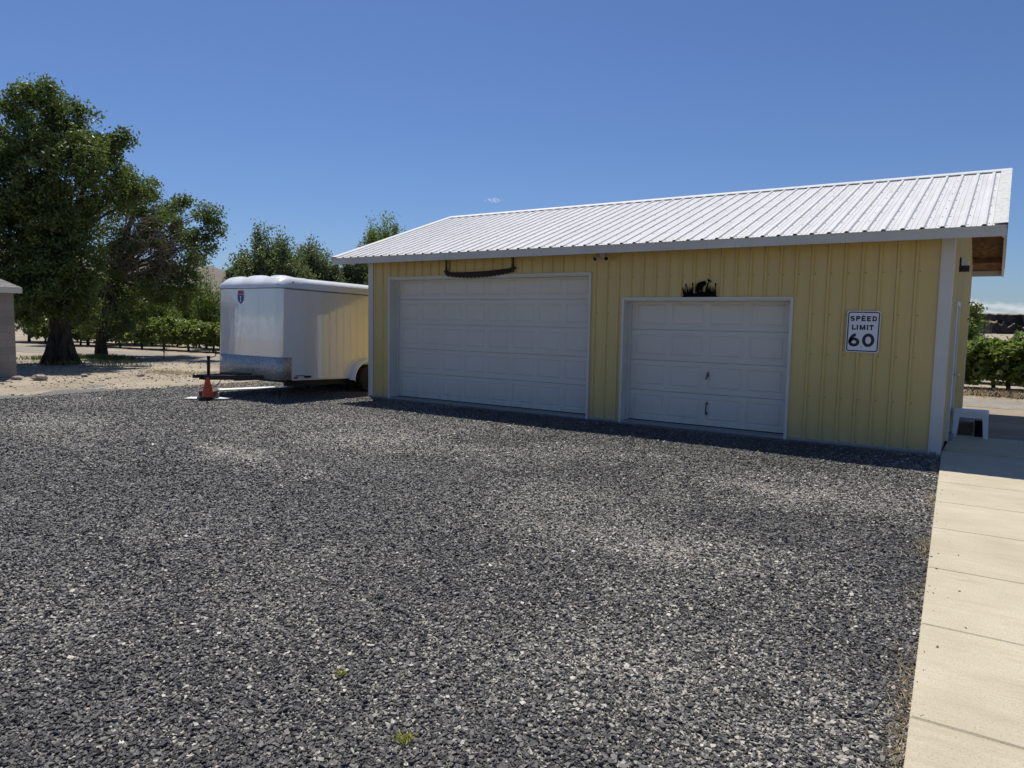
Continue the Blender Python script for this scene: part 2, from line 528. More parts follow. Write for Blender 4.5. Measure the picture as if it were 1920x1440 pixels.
_gr = np.random.default_rng(5)
_ng = [_gr.random((64, 64)) for _ in range(4)]
def vnoise(x, y, s, k=0):
    x = np.asarray(x, dtype=float)*s+100; y = np.asarray(y, dtype=float)*s+100
    xi = np.floor(x).astype(int); yi = np.floor(y).astype(int)
    fx = x-xi; fy = y-yi
    fx = fx*fx*(3-2*fx); fy = fy*fy*(3-2*fy)
    g = _ng[k]
    a = g[xi % 64, yi % 64]; b = g[(xi+1) % 64, yi % 64]; c = g[xi % 64, (yi+1) % 64]; d = g[(xi+1) % 64, (yi+1) % 64]
    return (a*(1-fx)+b*fx)*(1-fy)+(c*(1-fx)+d*fx)*fy
SPOTS = [(3.7, -6.0, .55, 1.0), (4.9, -6.2, .5, .7), (4.2, -4.1, .9, .6), (6.3, -3.9, .7, .9), (8.9, -6.3, .9, .6), (8.2, -5.2, .8, .4),
         (-.9, -6.2, 1.1, .7), (7.1, -9.9, .6, .5), (10.7, -8.3, .7, .6), (2.0, -3.2, .8, .4), (9.6, -4.0, .8, .5), (7.2, -3.0, .7, .5), (10.3, -3.4, 1.0, .6), (10.1, -6.6, .9, .6), (-3.6, -4.4, .9, .5), (6.4, -8.4, .5, .4)]
def patch(x, y):
    x = np.asarray(x, dtype=float); y = np.asarray(y, dtype=float)
    p = .28*np.clip(vnoise(x, y, .45)*1.0+vnoise(x, y, 1.7, 1)*.5-.72, 0, 1)*2
    for (a, b, r, w) in SPOTS:
        wob = vnoise(x, y, 2.2, 2)*.8+vnoise(x, y, 6, 3)*.5
        d = np.sqrt(((x-a)/1.5)**2+(y-b)**2)/r
        p = p+w*np.clip(1.25-d, 0, 1)*np.clip(wob, 0, 1)
    return np.clip(p, 0, 1)

# one sheet of dry ground to the horizon
def ring_ground():
    radii = [0, 6, 14, 26, 45, 80, 150, 300, 700, 1800, 5000, 9000]
    n = 64
    v = [(0, 10, -.05)]
    for r in radii[1:]:
        for k in range(n):
            a = 2*math.pi*k/n
            v.append((r*math.cos(a), 10+r*math.sin(a), -.05))
    f = []
    m = MB()
    for k in range(n): f.append((0, 1+k, 1+(k+1) % n))
    for i in range(len(radii)-2):
        for k in range(n):
            a = 1+i*n+k; b = 1+i*n+(k+1) % n
            f.append((a, a+n, b+n, b))
    m.add(v, f)
    return m.build('ground', M_dirt)
tag(ring_ground(), kind='structure')

# dark gravel yard: grid with an irregular outline
def gravel_yard():
    xs = np.arange(-7, 26.01, .2); ys = np.arange(-16, 7.01, .2)
    X, Y = np.meshgrid(xs, ys, indexing='ij')
    Z = hfun(X, Y)-.002
    P = patch(X, Y)
    # left boundary fades out as the sheet dips under the dirt
    # yard edge line: passes (-5.6,-5.2), (-5.2,-3.0), (-4.0,-1.2), (-3.2,2)
    edge = np.interp(Y, [-16, -5.2, -3.0, -1.2, 2, 7], [-6.4, -5.5, -5.2, -4.0, -3.3, -3.2])
    wob = (vnoise(X, Y, 1.1)-.5)*1.1+(vnoise(X, Y, 3.5, 1)-.5)*.5
    s = X-edge+wob
    Z = Z+np.clip(s*.05, -.06, 0)
    s2 = np.where(X > 11.2, 2.1, 6.6)-Y+(vnoise(X, Y, 1.3, 2)-.5)*.8
    Z = Z+np.clip(s2*.06, -.05, 0)
    v = np.stack([X.ravel(), Y.ravel(), Z.ravel()], 1)
    nx, ny = X.shape
    i, j = np.meshgrid(np.arange(nx-1), np.arange(ny-1), indexing='ij')
    a = (i*ny+j).ravel()
    f = np.stack([a, a+ny, a+ny+1, a+1], 1)
    o = np_mesh('gravel_yard', v, f, M_gravel, smooth=True, colors={'patch': P.ravel()})
    tag(o, kind='structure')
gravel_yard()

# loose stones, real chips, densest where they can be told apart
def gravel_stones():
    pts = []; szs = []
    cx, cy = CAM.x, CAM.y
    fwd = math.atan2(fw.y, fw.x)
    half = R(47); d0, d1, dmax = 1.9, 21.0, 8800
    n = int(half*(d1*d1-d0*d0)*dmax)
    a = fwd+rng.uniform(-half, half, n)
    r = np.sqrt(rng.uniform(d0*d0, d1*d1, n))
    ok = rng.random(n) < np.minimum(1, (r/3.0)**-1.22)
    a = a[ok]; r = r[ok]
    x = cx+r*np.cos(a); y = cy+r*np.sin(a)
    ex = 11.12+(-y)*.043
    ok = (x < ex) & ~((y > -.02) & (x > -.05)) & (x > -5.0)
    ok &= ~((y > -.25) & (x > -.1) & (x < 11.3))
    x = x[ok]; y = y[ok]; r = r[ok]
    pts.append(np.stack([x, y], 1))
    szs.append(rng.uniform(.0038, .0092, len(x))*np.clip(r/3.5, 1, 8)**.16*rng.choice([.55, .75, .9, 1, 1.2, 1.5], len(x)))
    p = np.concatenate(pts); s = np.concatenate(szs)
    # a few strays kicked onto the path edge
    ns = 45; sy = -9+9*rng.random(ns); sx = 11.125-.043*sy+rng.exponential(.09, ns)+.012
    p = np.concatenate([p, np.stack([sx, sy], 1)]); s = np.concatenate([s, rng.uniform(.003, .008, ns)])
    # bigger chance of dark hollows: thin them out by noise
    keep = rng.random(len(p)) < (.72+.5*vnoise(p[:, 0], p[:, 1], 3.0, 1))
    p = p[keep]; s = s[keep]
    N = len(p)
    cube = np.array([(-1,-1,-1),(1,-1,-1),(1,1,-1),(-1,1,-1),(-1,-1,1),(1,-1,1),(1,1,1),(-1,1,1)], dtype=float)
    V = np.repeat(cube[None], N, 0)
    V *= rng.uniform(.45, 1.1, (N, 8, 1))
    V += rng.uniform(-.28, .28, (N, 8, 3))
    dims = np.stack([rng.uniform(.75, 1.35, N), rng.uniform(.6, 1.0, N), rng.uniform(.28, .65, N)], 1)*s[:, None]
    V *= dims[:, None, :]
    # random tilt then random heading
    tx = rng.normal(0, .28, N); ty = rng.normal(0, .28, N); tz = rng.uniform(0, 2*np.pi, N)
    def rot(V, a, i, j):
        c = np.cos(a)[:, None]; sn = np.sin(a)[:, None]
        A = V[:, :, i].copy(); B = V[:, :, j].copy()
        V[:, :, i] = A*c-B*sn; V[:, :, j] = A*sn+B*c
    rot(V, tx, 1, 2); rot(V, ty, 0, 2); rot(V, tz, 0, 1)
    z = hfun(p[:, 0], p[:, 1])+np.where(p[:, 0] > 11.125-.043*p[:, 1], .032, 0)+.25*s*rng.uniform(.2, 1.6, N)
    V[:, :, 0] += p[:, 0][:, None]; V[:, :, 1] += p[:, 1][:, None]; V[:, :, 2] += z[:, None]
    F = np.array([(0,3,2,1),(4,5,6,7),(0,1,5,4),(1,2,6,5),(2,3,7,6),(3,0,4,7)])
    F = (F[None]+(np.arange(N)*8)[:, None, None]).reshape(-1, 4)
    pc = patch(p[:, 0], p[:, 1])
    rnd = rng.random(N)**1.15*.86
    rnd = rnd*(.62+.55*vnoise(p[:, 0], p[:, 1], .7, 3)+.25*vnoise(p[:, 0], p[:, 1], 2.6, 2))
    fresh = np.clip((-p[:, 1]-6.0)/3.0+(vnoise(p[:, 0], p[:, 1], .9, 1)-.5)*.8, 0, 1)     # newer, darker stone towards the road end
    rnd = rnd*(1-.33*fresh)
    light = rng.random(N) < (.012+.85*pc*(1-.45*fresh))
    rnd = np.where(light, rng.uniform(.88, .985, N), np.clip(rnd+.10*pc, 0, .9))
    o = np_mesh('gravel_stones', V.reshape(-1, 3), F, M_stone, rnd=np.repeat(rnd, 6))
    tag(o, 'loose dark crushed stone with scattered pale chips covering the yard', 'gravel', kind='stuff')
gravel_stones()

def litter():
    N = 8000
    x = rng.uniform(-21, -4.6, N); y = -5.5+rng.uniform(0, 10.5, N)
    edge = np.interp(y, [-16, -5.2, -3.0, -1.2, 2, 7], [-6.4, -5.5, -5.2, -4.0, -3.3, -3.2])
    ok = (x < edge-.1) & ~((x < -10.4) & (y < -2.7)) & (vnoise(x, y, .8)+.4*rng.random(N) > .42)
    x = x[ok]; y = y[ok]; N = len(x)
    s = rng.uniform(.005, .017, N)*rng.choice([.6, 1, 1, 1.8], N)
    cube = np.array([(-1,-1,-1),(1,-1,-1),(1,1,-1),(-1,1,-1),(-1,-1,1),(1,-1,1),(1,1,1),(-1,1,1)], dtype=float)
    V = np.repeat(cube[None], N, 0)*rng.uniform(.4, 1.1, (N, 8, 1))*(np.stack([rng.uniform(.7, 1.6, N), rng.uniform(.6, 1, N), rng.uniform(.3, .7, N)], 1)*s[:, None])[:, None, :]
    a = rng.uniform(0, 6.28, N)[:, None]; X = V[:, :, 0].copy(); Y = V[:, :, 1].copy()
    V[:, :, 0] = X*np.cos(a)-Y*np.sin(a)+x[:, None]; V[:, :, 1] = X*np.sin(a)+Y*np.cos(a)+y[:, None]; V[:, :, 2] += -.045+s[:, None]*.25
    F = np.array([(0,3,2,1),(4,5,6,7),(0,1,5,4),(1,2,6,5),(2,3,7,6),(3,0,4,7)])
    F = (F[None]+(np.arange(N)*8)[:, None, None]).reshape(-1, 4)
    rnd = np.where(rng.random(N) < .5, rng.uniform(.55, .9, N), rng.uniform(.9, .97, N))
    tag(np_mesh('dirt_debris', V.reshape(-1, 3), F, M_stone, rnd=np.repeat(rnd, 6)), 'small stones and bark bits scattered over the tan dirt under the trees', 'debris', kind='stuff')
litter()

# pale lanes beyond the yard
def strip(name, pts, mat, z):
    """pts: list of (x, y_near, y_far)"""
    m = MB()
    v = []; f = []
    fine = []
    for (a, b) in zip(pts[:-1], pts[1:]):
        n = max(2, int(abs(b[0]-a[0])/.8))
        for i in range(n):
            t = i/n
            fine.append([a[k]*(1-t)+b[k]*t for k in range(3)])
    fine.append(list(pts[-1]))
    for i, (x, y0, y1) in enumerate(fine):
        y0 += random.uniform(-.12, .12); y1 += random.uniform(-.12, .12)
        v += [(x, y0, z), (x, y1, z)]
    f = [(2*i, 2*i+2, 2*i+3, 2*i+1) for i in range(len(fine)-1)]
    m.add(v, f)
    return tag(m.build(name, mat), kind='structure')
strip('lane', [(-60, 0.5, 5.2), (-30, 2.4, 5.6), (-18, 3.6, 7.3), (-13, 4.2, 8.0), (-6, 5.6, 9.0), (4, 7.6, 9.8), (12, 8.2, 10.6), (30, 8.4, 10.8)], M_lane, -.044)

# concrete path: slabs with tooled joints
def sidewalk():
    m = MB()
    ys = [.20, -.9, -2.22, -3.31, -4.42, -5.64, -6.81, -8.0, -9.2, -10.4, -11.6, -12.8, -14]
    for a, b in zip(ys[:-1], ys[1:]):
        xa = 11.125-.043*a; xb = 11.125-.043*b
        g = .003
        z = .032
        e = .010
        ra, rb = xa+1.85, xb+1.85
        top = [(xa+e, a-g-e, z), (ra-e, a-g-e, z), (rb-e, b+g+e, z), (xb+e, b+g+e, z)]
        mid = [(xa, a-g, z-e), (ra, a-g, z-e), (rb, b+g, z-e), (xb, b+g, z-e)]
        bot = [(x, y, -.06) for (x, y, _) in mid]
        vs = bot+mid+top
        fs = [(8, 11, 10, 9)]
        for k in range(4):
            k2 = (k+1) % 4
            fs += [(k, 4+k, 4+k2, k2), (4+k, 8+k, 8+k2, 4+k2)]
        m.add(vs, fs)
    # joint filler
    m.add([(11.14,.19,.012),(12.9,.19,.012),(13.5,-14,.012),(11.75,-14,.012)], [(0,3,2,1)])
    o = m.build('sidewalk', M_conc)
    me = o.data
    import bmesh
    bm = bmesh.new(); bm.from_mesh(me); bmesh.ops.recalc_face_normals(bm, faces=bm.faces); bm.to_mesh(me); bm.free()
    tag(o, kind='structure')
    m = MB()
    m.box(11.135, 12.97, .206, 1.95, -.06, .05)
    tag(m.build('landing', M_conc, bevel=.012), kind='structure')
sidewalk()

# ------------------------------------------------------------------ hills
def polar_terrain(name, phis, dists, hf, mat):
    P, D = np.meshgrid(np.radians(phis), dists, indexing='ij')
    Z = hf(np.degrees(P), D)
    X = CAM.x+D*np.cos(P); Y = CAM.y+D*np.sin(P)
    v = np.stack([X.ravel(), Y.ravel(), Z.ravel()], 1)
    nx, ny = X.shape
    i, j = np.meshgrid(np.arange(nx-1), np.arange(ny-1), indexing='ij')
    a = (i*ny+j).ravel()
    f = np.stack([a, a+1, a+ny+1, a+ny], 1)[:, ::-1]
    return tag(np_mesh(name, v, f, mat, smooth=(name == 'hills')), kind='structure')
def hill_h(ph, d):
    E = np.interp(ph, [112, 122, 130, 137, 143, 147, 153, 160, 175, 190], [0, .004, .012, .028, .048, .0605, .072, .08, .08, .05])
    top = E*760
    t = np.clip((d-280)/(760-280), 0, 1)
    prof = t*t*(3-2*t)
    prof = np.where(d > 760, 1-.3*np.clip((d-760)/500, 0, 1), prof)
    g = (vnoise(ph*1.0, d*.01, .9)-.5)*.12+(vnoise(ph*2.2, d*.02, 1.4, 1)-.5)*.05
    return top*(prof+g*np.clip(t*2, 0, 1)*np.clip(1-np.abs(d-760)/1500, 0, 1)*(np.abs(d-760) > 60))-.5
polar_terrain('hills', np.arange(112, 195, .6), np.concatenate([np.arange(260, 780, 22), np.arange(800, 1400, 80)]), hill_h, M_hill)
def mesa_h(ph, d):
    dd = d+(vnoise(ph*1.0, ph*0, .8)-.5)*12+(vnoise(ph*1.0, ph*0, 3.5, 1)-.5)*5
    jag = (vnoise(ph*3.0, ph*0, 2.0, 2)-.5)*.7
    z = np.interp(dd, [300, 345, 350, 350.9, 354, 355, 366, 400, 600], [-.6, -.5, -.3, 3.8, 4.6, 7.9, 8.5, 8.9, 9.0])
    bench = (vnoise(ph, ph*0, 5.5, 3)-.5)*3.4*np.exp(-((z-4.2)/1.2)**2)
    return z+bench+jag*np.clip(z/6, 0, 1)*.6
polar_terrain('mesa', np.arange(62, 121, .12), np.concatenate([np.arange(300, 345, 6), np.arange(345, 392, .45), np.arange(395, 640, 30)]), mesa_h, M_mesa)

# ------------------------------------------------------------------ the garage
L, D = 11.09, 7.07
EY, RX0, RX1 = -.55, -.565, 11.67
ZT, ZR = 3.07, 4.466
SL = (ZR-ZT)/(D/2-EY)
def roof_z(y): return ZT+SL*(y-EY) if y <= D/2 else ZT+SL*(D-EY-y)
g = empty('garage', (0, 0, 0))
tag(g, 'long yellow metal sided garage with white ribbed roof and two white overhead doors', 'garage')
A0, A1, AT = .60, 5.56, 2.62       # wide door opening
B0, B1, BT = 6.20, 9.045, 2.165    # narrow door opening
REC = .24
PITCHR = .2286

def rib_prism(m, x, z0, z1, y=0, mi=0):
    w, t, h = .030, .013, .028
    pr = [(-w, 0), (-t, -h), (t, -h), (w, 0)]
    vs = [(x+p[0], y+p[1], z0) for p in pr]+[(x+p[0], y+p[1], z1) for p in pr]
    m.add(vs, [(0,1,5,4), (1,2,6,5), (2,3,7,6), (0,3,2,1)], mi)
def screw(m, x, y, z, r=.0095, mi=1, ax='y'):
    if ax == 'y':
        m.add([(x-r,y,z),(x,y,z-r),(x+r,y,z),(x,y,z+r),(x,y-r*.8,z)], [(0,1,4),(1,2,4),(2,3,4),(3,0,4)], mi)
    elif ax == 'x':
        m.add([(x,y-r,z),(x,y,z-r),(x,y+r,z),(x,y,z+r),(x+r*.8,y,z)], [(0,1,4),(1,2,4),(2,3,4),(3,0,4)], mi)
    else:
        m.add([(x-r,y,z),(x,y-r,z),(x+r,y,z),(x,y+r,z),(x,y,z+r*.9)], [(0,1,4),(1,2,4),(2,3,4),(3,0,4)], mi)
def front_wall():
    m = MB()
    t = .12
    zt = roof_z(0)-.09
    for (x0, x1, z0) in ((.1, A0, 0), (A0, A1, AT), (A1, B0, 0), (B0, B1, BT), (B1, 10.96, 0)):
        m.box(x0, x1, 0, t, z0-(.05 if z0 == 0 else 0), zt)
    x = .16
    while x < 10.9:
        z0 = 0
        if A0-.06 < x < A1+.06: z0 = AT+.05
        if B0-.06 < x < B1+.06: z0 = BT+.045
        rib_prism(m, x, z0-.02 if z0 == 0 else z0, zt)
        for z in (2.54, 1.93, 1.335, .69, .06):
            if z > z0+.02 or z0 == 0: screw(m, x+.042, -.0005, z)
        x += PITCHR
    return m.build('wall', [M_wall, M_screw], g)
front_wall()
def side_wall(x, sgn, door=None):
    m = MB()
    t = .12
    xi = x-sgn*t
    N = 12
    ys = [(.0 if sgn < 0 else .1)+i*(D-.1)/N for i in range(N+1)]
    ys = sorted(set(ys+[D/2]))
    segs = []
    for a, b in zip(ys[:-1], ys[1:]):
        za, zb = roof_z(a)-.10, roof_z(b)-.10
        vs = [(x,a,-.05),(x,b,-.05),(x,b,zb),(x,a,za),(xi,a,-.05),(xi,b,-.05),(xi,b,zb),(xi,a,za)]
        m.add(vs, [(0,1,2,3),(4,7,6,5),(3,2,6,7),(0,4,5,1)]+([(0,3,7,4)] if a == ys[0] else [])+([(1,5,6,2)] if b == ys[-1] else []))
    y = .16
    while y < D-.1:
        w, tt, h = .022, .010, .019
        z0 = -.03
        if door and door[0]-.07 < y < door[1]+.07: z0 = door[2]+.06
        z1 = roof_z(y)-.12
        pr = [(-w, 0), (-tt, h), (tt, h), (w, 0)]
        vs = [(x+sgn*p[1], y+p[0], z0) for p in pr]+[(x+sgn*p[1], y+p[0], z1) for p in pr]
        m.add(vs, [(0,1,5,4), (1,2,6,5), (2,3,7,6), (0,3,2,1)])
        if sgn > 0:
            for z in (2.54, 1.93, 1.335, .69, .16):
                if z > z0: screw(m, x+.0005, y+.042, z, ax='x')
        y += PITCHR
    return m.build('wall', [M_wall, M_screw], g)
side_wall(0, -1)
side_wall(L, 1, (1.09, 2.0, 2.14))
m = MB(); m.box(.1, L-.1, D-.12, D, -.05, roof_z(D)-.09); m.build('wall', [M_wall, M_screw], g)

# corner trims
def corner(x0, x1, side_x, sgn, y0, y1):
    m = MB()
    zt = roof_z(0)-.1
    m.box(x0, x1, -.026, -.0005, -.03, zt)
    if sgn > 0: m.box(side_x, side_x+.026, -.026, .12, -.03, zt)
    else: m.box(side_x-.026, side_x, -.026, .12, -.03, zt)
    # hemmed edge
    m.box(x0-.004 if sgn > 0 else x1-.012, x0+.012 if sgn > 0 else x1+.004, -.032, -.0265, -.03, zt)
    for z in (2.54, 1.93, 1.335, .69, .06):
        screw(m, x0+.02 if sgn > 0 else x1-.02, -.0325, z, .005, 1)
    m.build('corner_trim', [M_white, M_screw], g)
corner(10.965, 11.09, 11.09, 1, 0, 0)
corner(0, .125, 0, -1, 0, 0)
m = MB(); m.box(L, L+.024, D-.1, D+.02, -.03, roof_z(D)-.12); m.box(L-.1, L+.024, D+.001, D+.024, -.03, roof_z(D)-.12); m.build('corner_trim', [M_white, M_screw], g)

# floor slab showing under the doors
m = MB(); m.box(.02, L-.02, -.03, .9, -.06, .035); m.build('foundation', M_concrete_d, g, bevel=.01)

# roof: two pans with ribs, ridge cap, rakes, fascia, soffit deck
nrm = Vector((0, -SL, 1)).normalized()
def roof_pan(front=True):
    m = MB()
    def P(x, y, off=0):
        z = roof_z(y if front else y)
        n = Vector((0, -SL if front else SL, 1)).normalized()
        return Vector((x, y, z))+n*off
    e = EY-.04 if front else D-EY+.04
    r = D/2
    def zz(y): return (ZT+SL*(y-EY)) if front else (ZT+SL*(D-EY-y))
    def Q(x, y, off):
        n = Vector((0, -SL if front else SL, 1)).normalized()
        return tuple(Vector((x, y, zz(y)))+n*off)
    x0, x1 = RX0, RX1
    vs = [Q(x0,e,0),Q(x1,e,0),Q(x1,r,0),Q(x0,r,0),Q(x0,e,-.006),Q(x1,e,-.006),Q(x1,r,-.006),Q(x0,r,-.006)]
    m.add(vs, [(0,1,2,3),(4,7,6,5),(0,4,5,1),(1,5,6,2),(3,7,4,0)])
    x = x0+.12
    k = 0
    while x < x1-.06:
        w, t, h = .034, .016, .022
        pr = [(-w, 0), (-t, h), (t, h), (w, 0)]
        a = [Q(x+p[0], e, p[1]) for p in pr]; b = [Q(x+p[0], r-.02, p[1]) for p in pr]
        m.add(a+b, [(0,1,5,4), (1,2,6,5), (2,3,7,6)])
        if front:
            # dark foam closure set back in the open rib end
            c = [Q(x+p[0]*.8, e-.0015, p[1]*.85) for p in pr]
            m.add(c, [(0,1,2,3)], 2)
            # small stiffening beads in the flat
            for dx in (.085, .145):
                bw = .006
                aa = [Q(x+dx-bw, e, 0), Q(x+dx, e, .005), Q(x+dx+bw, e, 0)]; bb = [Q(x+dx-bw, r-.02, 0), Q(x+dx, r-.02, .005), Q(x+dx+bw, r-.02, 0)]
                if x+dx < x1-.03: m.add(aa+bb, [(0,1,4,3),(1,2,5,4)])
            for i in range(8):
                yy = EY+.06+i*(D/2-EY-.2)/7
                xs = x+.046+random.uniform(-.004, .004)
                s = .0105
                m.add([Q(xs-s,yy,.0005),Q(xs,yy-s,.0005),Q(xs+s,yy,.0005),Q(xs,yy+s,.0005),Q(xs,yy,.010)], [(0,1,4),(1,2,4),(2,3,4),(3,0,4)], 1)
                if k % 4 == 2:
                    xs2 = x-.045
                    m.add([Q(xs2-s,yy,.0005),Q(xs2,yy-s,.0005),Q(xs2+s,yy,.0005),Q(xs2,yy+s,.0005),Q(xs2,yy,.010)], [(0,1,4),(1,2,4),(2,3,4),(3,0,4)], 1)
        x += PITCHR; k += 1
    return m.build('roof_sheet', [M_roof, M_screw, M_dark], g)
roof_pan(True); roof_pan(False)
def ridge_cap():
    m = MB()
    w = .20
    zc = ZR+.028+.002
    prof = [(-w, zc-w*SL-.016), (-w, zc-w*SL), (-.03, zc-.03*SL), (0, zc+.002), (.03, zc-.03*SL), (w, zc-w*SL), (w, zc-w*SL-.016), (w-.004, zc-w*SL-.004), (0, zc-.008), (-w+.004, zc-w*SL-.004)]
    m.prism(prof, lambda p: (RX0-.01, D/2+p[0], p[1]), lambda p: (RX1+.01, D/2+p[0], p[1]), 0)
    for i in range(27):
        screw(m, RX0+.2+i*.457, D/2-w+.03, zc-(w-.03)*SL+.001, .007, 1, 'z')
    return m.build('ridge_cap', [M_roof, M_screw], g)
ridge_cap()
def rake(x, sgn, mat):
    # flat trim over the last of the roof and the barge board below it
    m = MB()
    for front in (True, False):
        ys = (EY-.045, D/2) if front else (D-EY+.045, D/2)
        def zz(y): return (ZT+SL*(y-EY)) if front else (ZT+SL*(D-EY-y))
        xi = x-sgn*.13
        xo = x+sgn*.022
        a, b = ys
        lo = [(xi,a,zz(a)+.027),(xo,a,zz(a)+.032),(xo,b,zz(b)+.032),(xi,b,zz(b)+.027)]
        bt = [(xi,a,zz(a)+.022),(xo,a,zz(a)+.027),(xo,b,zz(b)+.027),(xi,b,zz(b)+.022)]
        m.add(lo+bt, [(0,1,2,3),(4,7,6,5),(0,4,5,1),(2,6,7,3),(0,3,7,4)])
        # outer flange
        m.add([(xo,a,zz(a)+.032),(xo,b,zz(b)+.032),(xo,b,zz(b)-.06),(xo,a,zz(a)-.06),(xo-sgn*.003,a,zz(a)+.0),(xo-sgn*.003,b,zz(b)+.0),(xo-sgn*.003,b,zz(b)-.06),(xo-sgn*.003,a,zz(a)-.06)], [(0,1,2,3),(4,7,6,5),(3,2,6,7)])
    m.build('rake_trim', mat, g)
    m = MB()
    for front in (True, False):
        ys = (EY+.001, D/2) if front else (D-EY-.001, D/2)
        def zz(y): return (ZT+SL*(y-EY)) if front else (ZT+SL*(D-EY-y))
        a, b = ys
        x0, x1 = x-sgn*.03, x+sgn*.014
        m.add([(x1,a,zz(a)-.012),(x1,b,zz(b)-.012),(x1,b,zz(b)-.165),(x1,a,zz(a)-.165),(x0,a,zz(a)-.012),(x0,b,zz(b)-.012),(x0,b,zz(b)-.165),(x0,a,zz(a)-.165)],
              [(0,1,2,3),(4,7,6,5),(3,2,6,7),(0,3,7,4),(0,4,5,1)])
    m.build('barge_board', M_fascia, g)
rake(RX1, 1, M_rake)
rake(RX0, -1, M_white)
m = MB()
for a, b in ((RX0-.012, 1.55), (1.552, 6.3), (6.302, RX1+.012)):
    m.box(a, b, EY-.026, EY-.001, ZT-.150, ZT-.010)
m.build('fascia', M_fascia, g, bevel=.003)
m = MB(); m.box(RX0-.01, RX1+.01, D-EY+.001, D-EY+.028, ZT-.150, ZT-.012); m.build('fascia', M_fascia, g)
def deck():
    m = MB()
    for front in (True, False):
        e = EY if front else D-EY
        def zz(y): return (ZT+SL*(y-EY)) if front else (ZT+SL*(D-EY-y))
        a, b = e, D/2
        x0, x1 = RX0+.035, RX1-.035
        t0, t1 = -.016, -.034
        vs = [(x0,a,zz(a)+t0),(x1,a,zz(a)+t0),(x1,b,zz(b)+t0),(x0,b,zz(b)+t0),(x0,a,zz(a)+t1),(x1,a,zz(a)+t1),(x1,b,zz(b)+t1),(x0,b,zz(b)+t1)]
        m.add(vs, [(0,1,2,3),(4,7,6,5),(0,4,5,1),(1,5,6,2),(2,6,7,3),(3,7,4,0)])
    m.build('roof_deck', M_osb, g)
    m = MB()
    for y in (.05, 1.25, 2.4, 4.6, 5.75, 6.95):
        z = roof_z(y)-.036
        for xa, xb in ((RX0+.04, -.03), (L+.03, RX1-.04)):
            m = MB(); m.box(xa, xb, y-.02, y+.02, z-.10, z-.012); m.build('lookout', M_timber, g)
deck()

